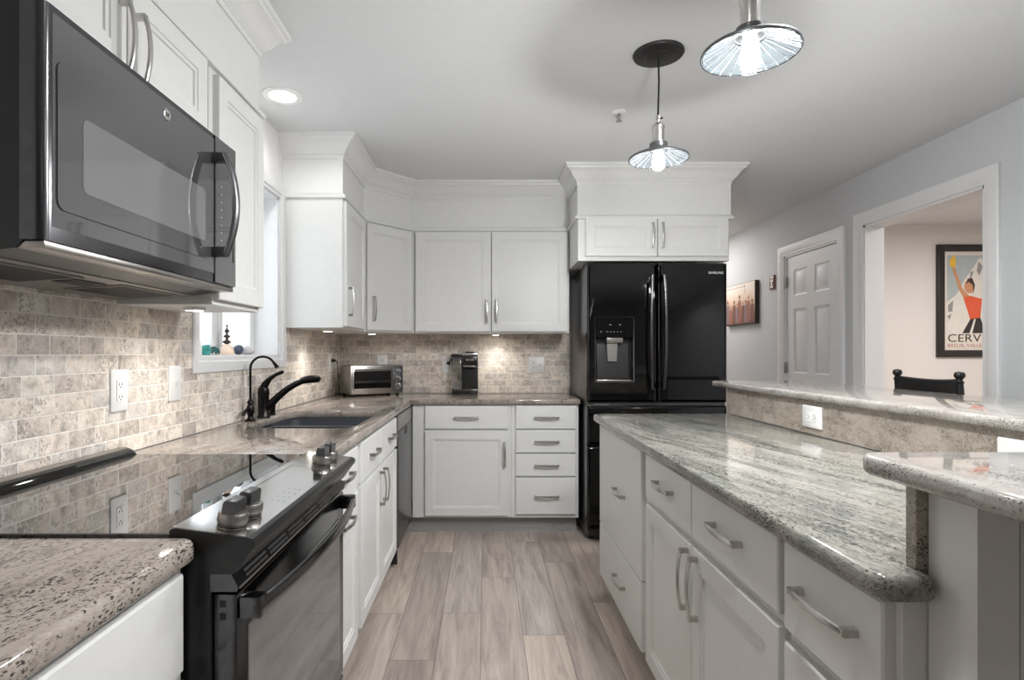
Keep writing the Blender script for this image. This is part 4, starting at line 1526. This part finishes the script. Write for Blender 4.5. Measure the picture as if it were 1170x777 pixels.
tag(skin('elephant_figurine', nodes, edges, 'tealdark', (ex, ey, SZ)), 'tiny dark teal elephant figurine standing on the window sill', 'figurine')

r = thing('tiered_figurine', 'dark tiered figurine on a peach coloured base on the window sill', 'figurine', (SXX, 2.675, SZ))
MB().lathe([(.031, 0 + SZ), (.033, SZ + .006), (.029, SZ + .030), (.019, SZ + .046), (.014, SZ + .050), (.001, SZ + .051)], (SXX, 2.675, 0), seg=20).build('base', 'peach', r)
MB().lathe([(.008, SZ + .050), (.019, SZ + .058), (.021, SZ + .062), (.008, SZ + .070), (.006, SZ + .078), (.015, SZ + .084), (.017, SZ + .088), (.006, SZ + .096), (.005, SZ + .102), (.011, SZ + .108), (.012, SZ + .114), (.005, SZ + .122), (.003, SZ + .130), (.005, SZ + .136), (.0035, SZ + .142), (.001, SZ + .146)], (SXX, 2.675, 0), seg=10, a0=.3).build('carving', 'darkfig', r)
m = blob(MB(), (SXX, 2.800, SZ + .025), .024, .030, .025)
tag(m.build('polished_stone', 'bluestone', loc=(SXX, 2.80, SZ)), 'dark blue rounded stone on the window sill', 'stone')
m = blob(MB(), (SXX, 2.895, SZ + .022), .022, .030, .0225)
blob(m, (SXX + .004, 2.935, SZ + .018), .018, .020, .018)
tag(m.build('polished_stone', 'palestone', loc=(SXX, 2.90, SZ)), 'pale mottled stone at the right of the window sill', 'stone')

# ------------------------------------------------------------------ hall canvas, wall plate, poster
CY0, CY1, CZ0, CZ1 = 5.30, 5.96, 1.50, 1.905
r = thing('canvas_picture', 'canvas print of standing people at sunset on the hall wall', 'picture', (XR, (CY0 + CY1) / 2, CZ0))
MB().box(XR - .038, XR - .001, CY0, CY1, CZ0, CZ1, .002, 1).build('canvas', plain('canvas dark edge', (58, 46, 42), .7), r)
k = NT('sunset print')
s = k.sep(k.pos())
g = k.math('DIVIDE', k.math('SUBTRACT', s[2], CZ0), CZ1 - CZ0)
nz = k.noise(k.pos(), 9, 4)
k.set('Base Color', k.ramp(k.math('ADD', g, k.math('MULTIPLY', k.math('SUBTRACT', nz, .5), .25)), [(.05, (112, 82, 72)), (.32, (160, 122, 104)), (.58, (214, 186, 162)), (.85, (228, 218, 208))]))
k.set('Roughness', .7)
pr = MB().box(XR - .0395, XR - .0378, CY0 + .012, CY1 - .004, CZ0 + .012, CZ1 - .004).build('print', k.m, r)
random.seed(11)
FC = [plain('print figure a', (112, 76, 66), .7), plain('print figure b', (150, 98, 82), .7), plain('print figure c', (134, 112, 116), .7)]
SK = plain('print face', (176, 136, 116), .7)
for i in range(9):
    y = CY0 + .06 + i * .066 + random.uniform(-.01, .01)
    hh = random.uniform(.20, .27) + (.05 if i in (1, 4) else 0)
    w_ = .030
    m = MB()
    prof = [(-w_, .02), (w_, .02), (w_ * 1.05, hh * .45), (w_ * 1.1, hh * .72), (w_ * .6, hh * .80), (-w_ * .6, hh * .80), (-w_ * 1.1, hh * .72), (-w_ * 1.05, hh * .45)]
    m.prism([(y + a, CZ0 + b) for a, b in prof], 'X', XR - .0404, XR - .0394)
    o = m.build('printed_person', FC[i % 3], pr)
    m = MB().prism([(y + .016 * math.cos(2 * PI * q / 12), CZ0 + hh * .90 + .020 * math.sin(2 * PI * q / 12)) for q in range(12)], 'X', XR - .0405, XR - .0396)
    m.build('printed_head', SK if i % 2 else FC[0], pr)
m = MB()
m.sweep([(XR - .0402, CY0 + .20, CZ0 + .30), (XR - .0402, CY0 + .22, CZ0 + .385)], .0016, 5)
m.sweep([(XR - .0402, CY0 + .20, CZ0 + .372), (XR - .0402, CY1 - .02, CZ0 + .372)], .0016, 5)
m.build('printed_lines', FC[0], pr)

r = thing('alarm_plate', 'small dark red and white plate on the hall wall beside the door', 'wall plate', (XR, 5.045, 1.85))
MB().box(XR - .016, XR - .0005, 5.005, 5.085, 1.787, 1.912, .003).build('housing', plain('dark red plastic', (112, 66, 60), .4), r)
m = MB()
for a, b in ((1.885, 1.898), (1.855, 1.872), (1.802, 1.816)):
    m.box(XR - .0168, XR - .0155, 5.020, 5.070, a, b)
m.box(XR - .0168, XR - .0155, 5.035, 5.055, 1.82, 1.852)
m.build('markings', 'plastic', r)

# framed poster in the side room
WYP = 5.40


def P2(px_, py_):
    """point on the side room wall seen at this spot of the frame drawing: metres from wall"""
    s_ = 650.0 / WYP
    return ((px_ - 554.5) / s_, 1.23 + (402.5 - py_) / s_)


fx0, fz1 = P2(1069, 279.8)
_, fz0 = P2(1069, 408)
fw = .80
r = thing('framed_poster', 'dark framed poster of an orange clad figure waving on the side room wall', 'poster', (fx0 + fw / 2, WYP, fz0))
m = MB()
fb = .066
m.box(fx0, fx0 + fb, WYP - .03, WYP - .001, fz0, fz1, .003).box(fx0 + fw - fb, fx0 + fw, WYP - .03, WYP - .001, fz0, fz1, .003)
m.box(fx0 + fb, fx0 + fw - fb, WYP - .03, WYP - .001, fz1 - fb, fz1, .003).box(fx0 + fb, fx0 + fw - fb, WYP - .03, WYP - .001, fz0, fz0 + fb, .003)
m.build('frame', 'frameblack', r)
sh = MB().box(fx0 + fb, fx0 + fw - fb, WYP - .014, WYP - .002, fz0 + fb, fz1 - fb).build('sheet', 'paper', r)
ix0, ix1, iz0, iz1 = fx0 + fb + .03, fx0 + fw - fb - .03, fz0 + fb + .16, fz1 - fb - .035
yq = WYP - .0142


def flat(pts, mat, nm, lift):
    MB().prism(pts, 'Y', yq - lift, yq + .0002).build(nm, mat, sh)


PC = {n: plain('poster ' + n, c, .5) for n, c in dict(sky=(176, 186, 188), snow=(226, 222, 214), rock=(150, 148, 146), orange=(226, 96, 62), skin=(206, 150, 110), mitt=(240, 190, 60), dark=(52, 46, 46), hair=(70, 54, 46), red=(176, 120, 112)).items()}
W_, H_ = ix1 - ix0, iz1 - iz0


def q(a, b):
    return (ix0 + (a * .70 if 0 < a < 1 else a) * W_, iz0 + b * H_)


flat([q(0, 0), q(1, 0), q(1, 1), q(0, 1)], PC['sky'], 'printed_sky', .0004)
flat([q(0, 0), q(1, 0), q(1, .80), q(.72, .97), q(.52, .78), q(.40, .70), q(.22, .50), q(0, .40)], PC['snow'], 'printed_mountain', .0007)
for pts in ([q(.52, .78), q(.60, .80), q(.50, .66)], [q(.70, .92), q(.80, .86), q(.72, .74), q(.66, .80)], [q(.02, .36), q(.14, .42), q(.12, .28), q(.03, .27)], [q(.0, .22), q(.1, .25), q(.06, .17)]):
    flat(pts, PC['rock'], 'printed_rock', .0009)
flat([q(.10, .86), q(.17, .85), q(.34, .58), q(.52, .46), q(.44, .38), q(.27, .55)], PC['skin'], 'printed_arm', .0012)
flat([q(.06, .86), q(.18, .84), q(.20, .94), q(.16, 1.0), q(.11, .99), q(.11, .95), q(.07, .97)], PC['mitt'], 'printed_mitten', .0014)
flat([q(.36, .46), q(.52, .48), q(.78, .44), q(.74, .20), q(.52, .17), q(.46, .28)], PC['orange'], 'printed_top', .0015)
flat([(q(.50, .60)[0] + .050 * math.cos(2 * PI * k_ / 16), q(.50, .60)[1] + .065 * math.sin(2 * PI * k_ / 16)) for k_ in range(16)], PC['skin'], 'printed_face', .0016)
flat([q(.42, .62), q(.46, .70), q(.56, .71), q(.62, .62), q(.58, .50), q(.57, .62), q(.48, .66)], PC['hair'], 'printed_hair', .0018)
flat([q(.52, .18), q(.74, .20), q(.86, .0), q(.34, .0)], PC['dark'], 'printed_trousers', .0015)
flat([q(.60, .18), q(.64, .18), q(.56, .0), q(.50, .0)], PC['snow'], 'printed_stripe', .0018)
text('title_lettering', 'CERVINO', .105, (ix0 + .004, yq - .0008, iz0 - .050), X, Z, PC['dark'], sh, .0006, 'LEFT', 1.05, 1.22)
text('subtitle_lettering', "BREUIL VALLE D'AOSTA", .048, (ix0 + .004, yq - .0008, iz0 - .118), X, Z, PC['red'], sh, .0006, 'LEFT', 1.05, 1.06)

# ------------------------------------------------------------------ bar stool behind the bar
r = thing('bar_stool', 'black bar stool with a leather sling back behind the raised bar', 'stool', (2.0, 2.78, 0))
ya, yb = 2.585, 2.975
for y in (ya, yb):
    p = MB().sweep([(2.19, y, 0), (2.185, y, .45), (2.175, y, .75), (2.165, y, .95), (2.155, y, 1.09)], [.017, .018, .018, .016, .015], 10).build('leg', 'blackwood', r)
    MB().lathe([(.016, 1.088), (.019, 1.094), (.012, 1.100), (.011, 1.106), (.020, 1.116), (.022, 1.126), (.018, 1.138), (.001, 1.143)], (2.155, y, 0), seg=16).build('finial', 'blackwood', p)
    MB().sweep([(1.84, y, 0), (1.845, y, .4), (1.85, y, .74)], .017, 10).build('leg', 'blackwood', r)
MB().box(1.83, 2.185, ya - .02, yb + .02, .735, .785, .015, 3).build('seat', 'leather', r)
pts_l = []
rings = []
for t in range(13):
    u = t / 12
    y = ya + (yb - ya) * u
    sag = .010 * (1 - (2 * u - 1) ** 2)
    x = 2.152 + .02 * (1 - (2 * u - 1) ** 2)
    zt, zb = 1.108 - sag - .004, 1.040 - sag * .4
    rings.append([V(x - .012, y, zb), V(x + .008, y, zb), V(x + .010, y, zt), V(x - .002, y, zt + .006), V(x - .013, y, zt)])
MB().loft(rings).build('back_sling', 'leather', r, smooth=50)
m = MB()
m.sweep([(1.845, ya, .30), (1.845, yb, .30)], .011, 8)
m.sweep([(2.187, ya, .34), (2.187, yb, .34)], .011, 8)
for y in (ya, yb):
    m.sweep([(1.845, y, .36), (2.187, y, .36)], .011, 8)
m.build('stretcher', 'blackwood', r)
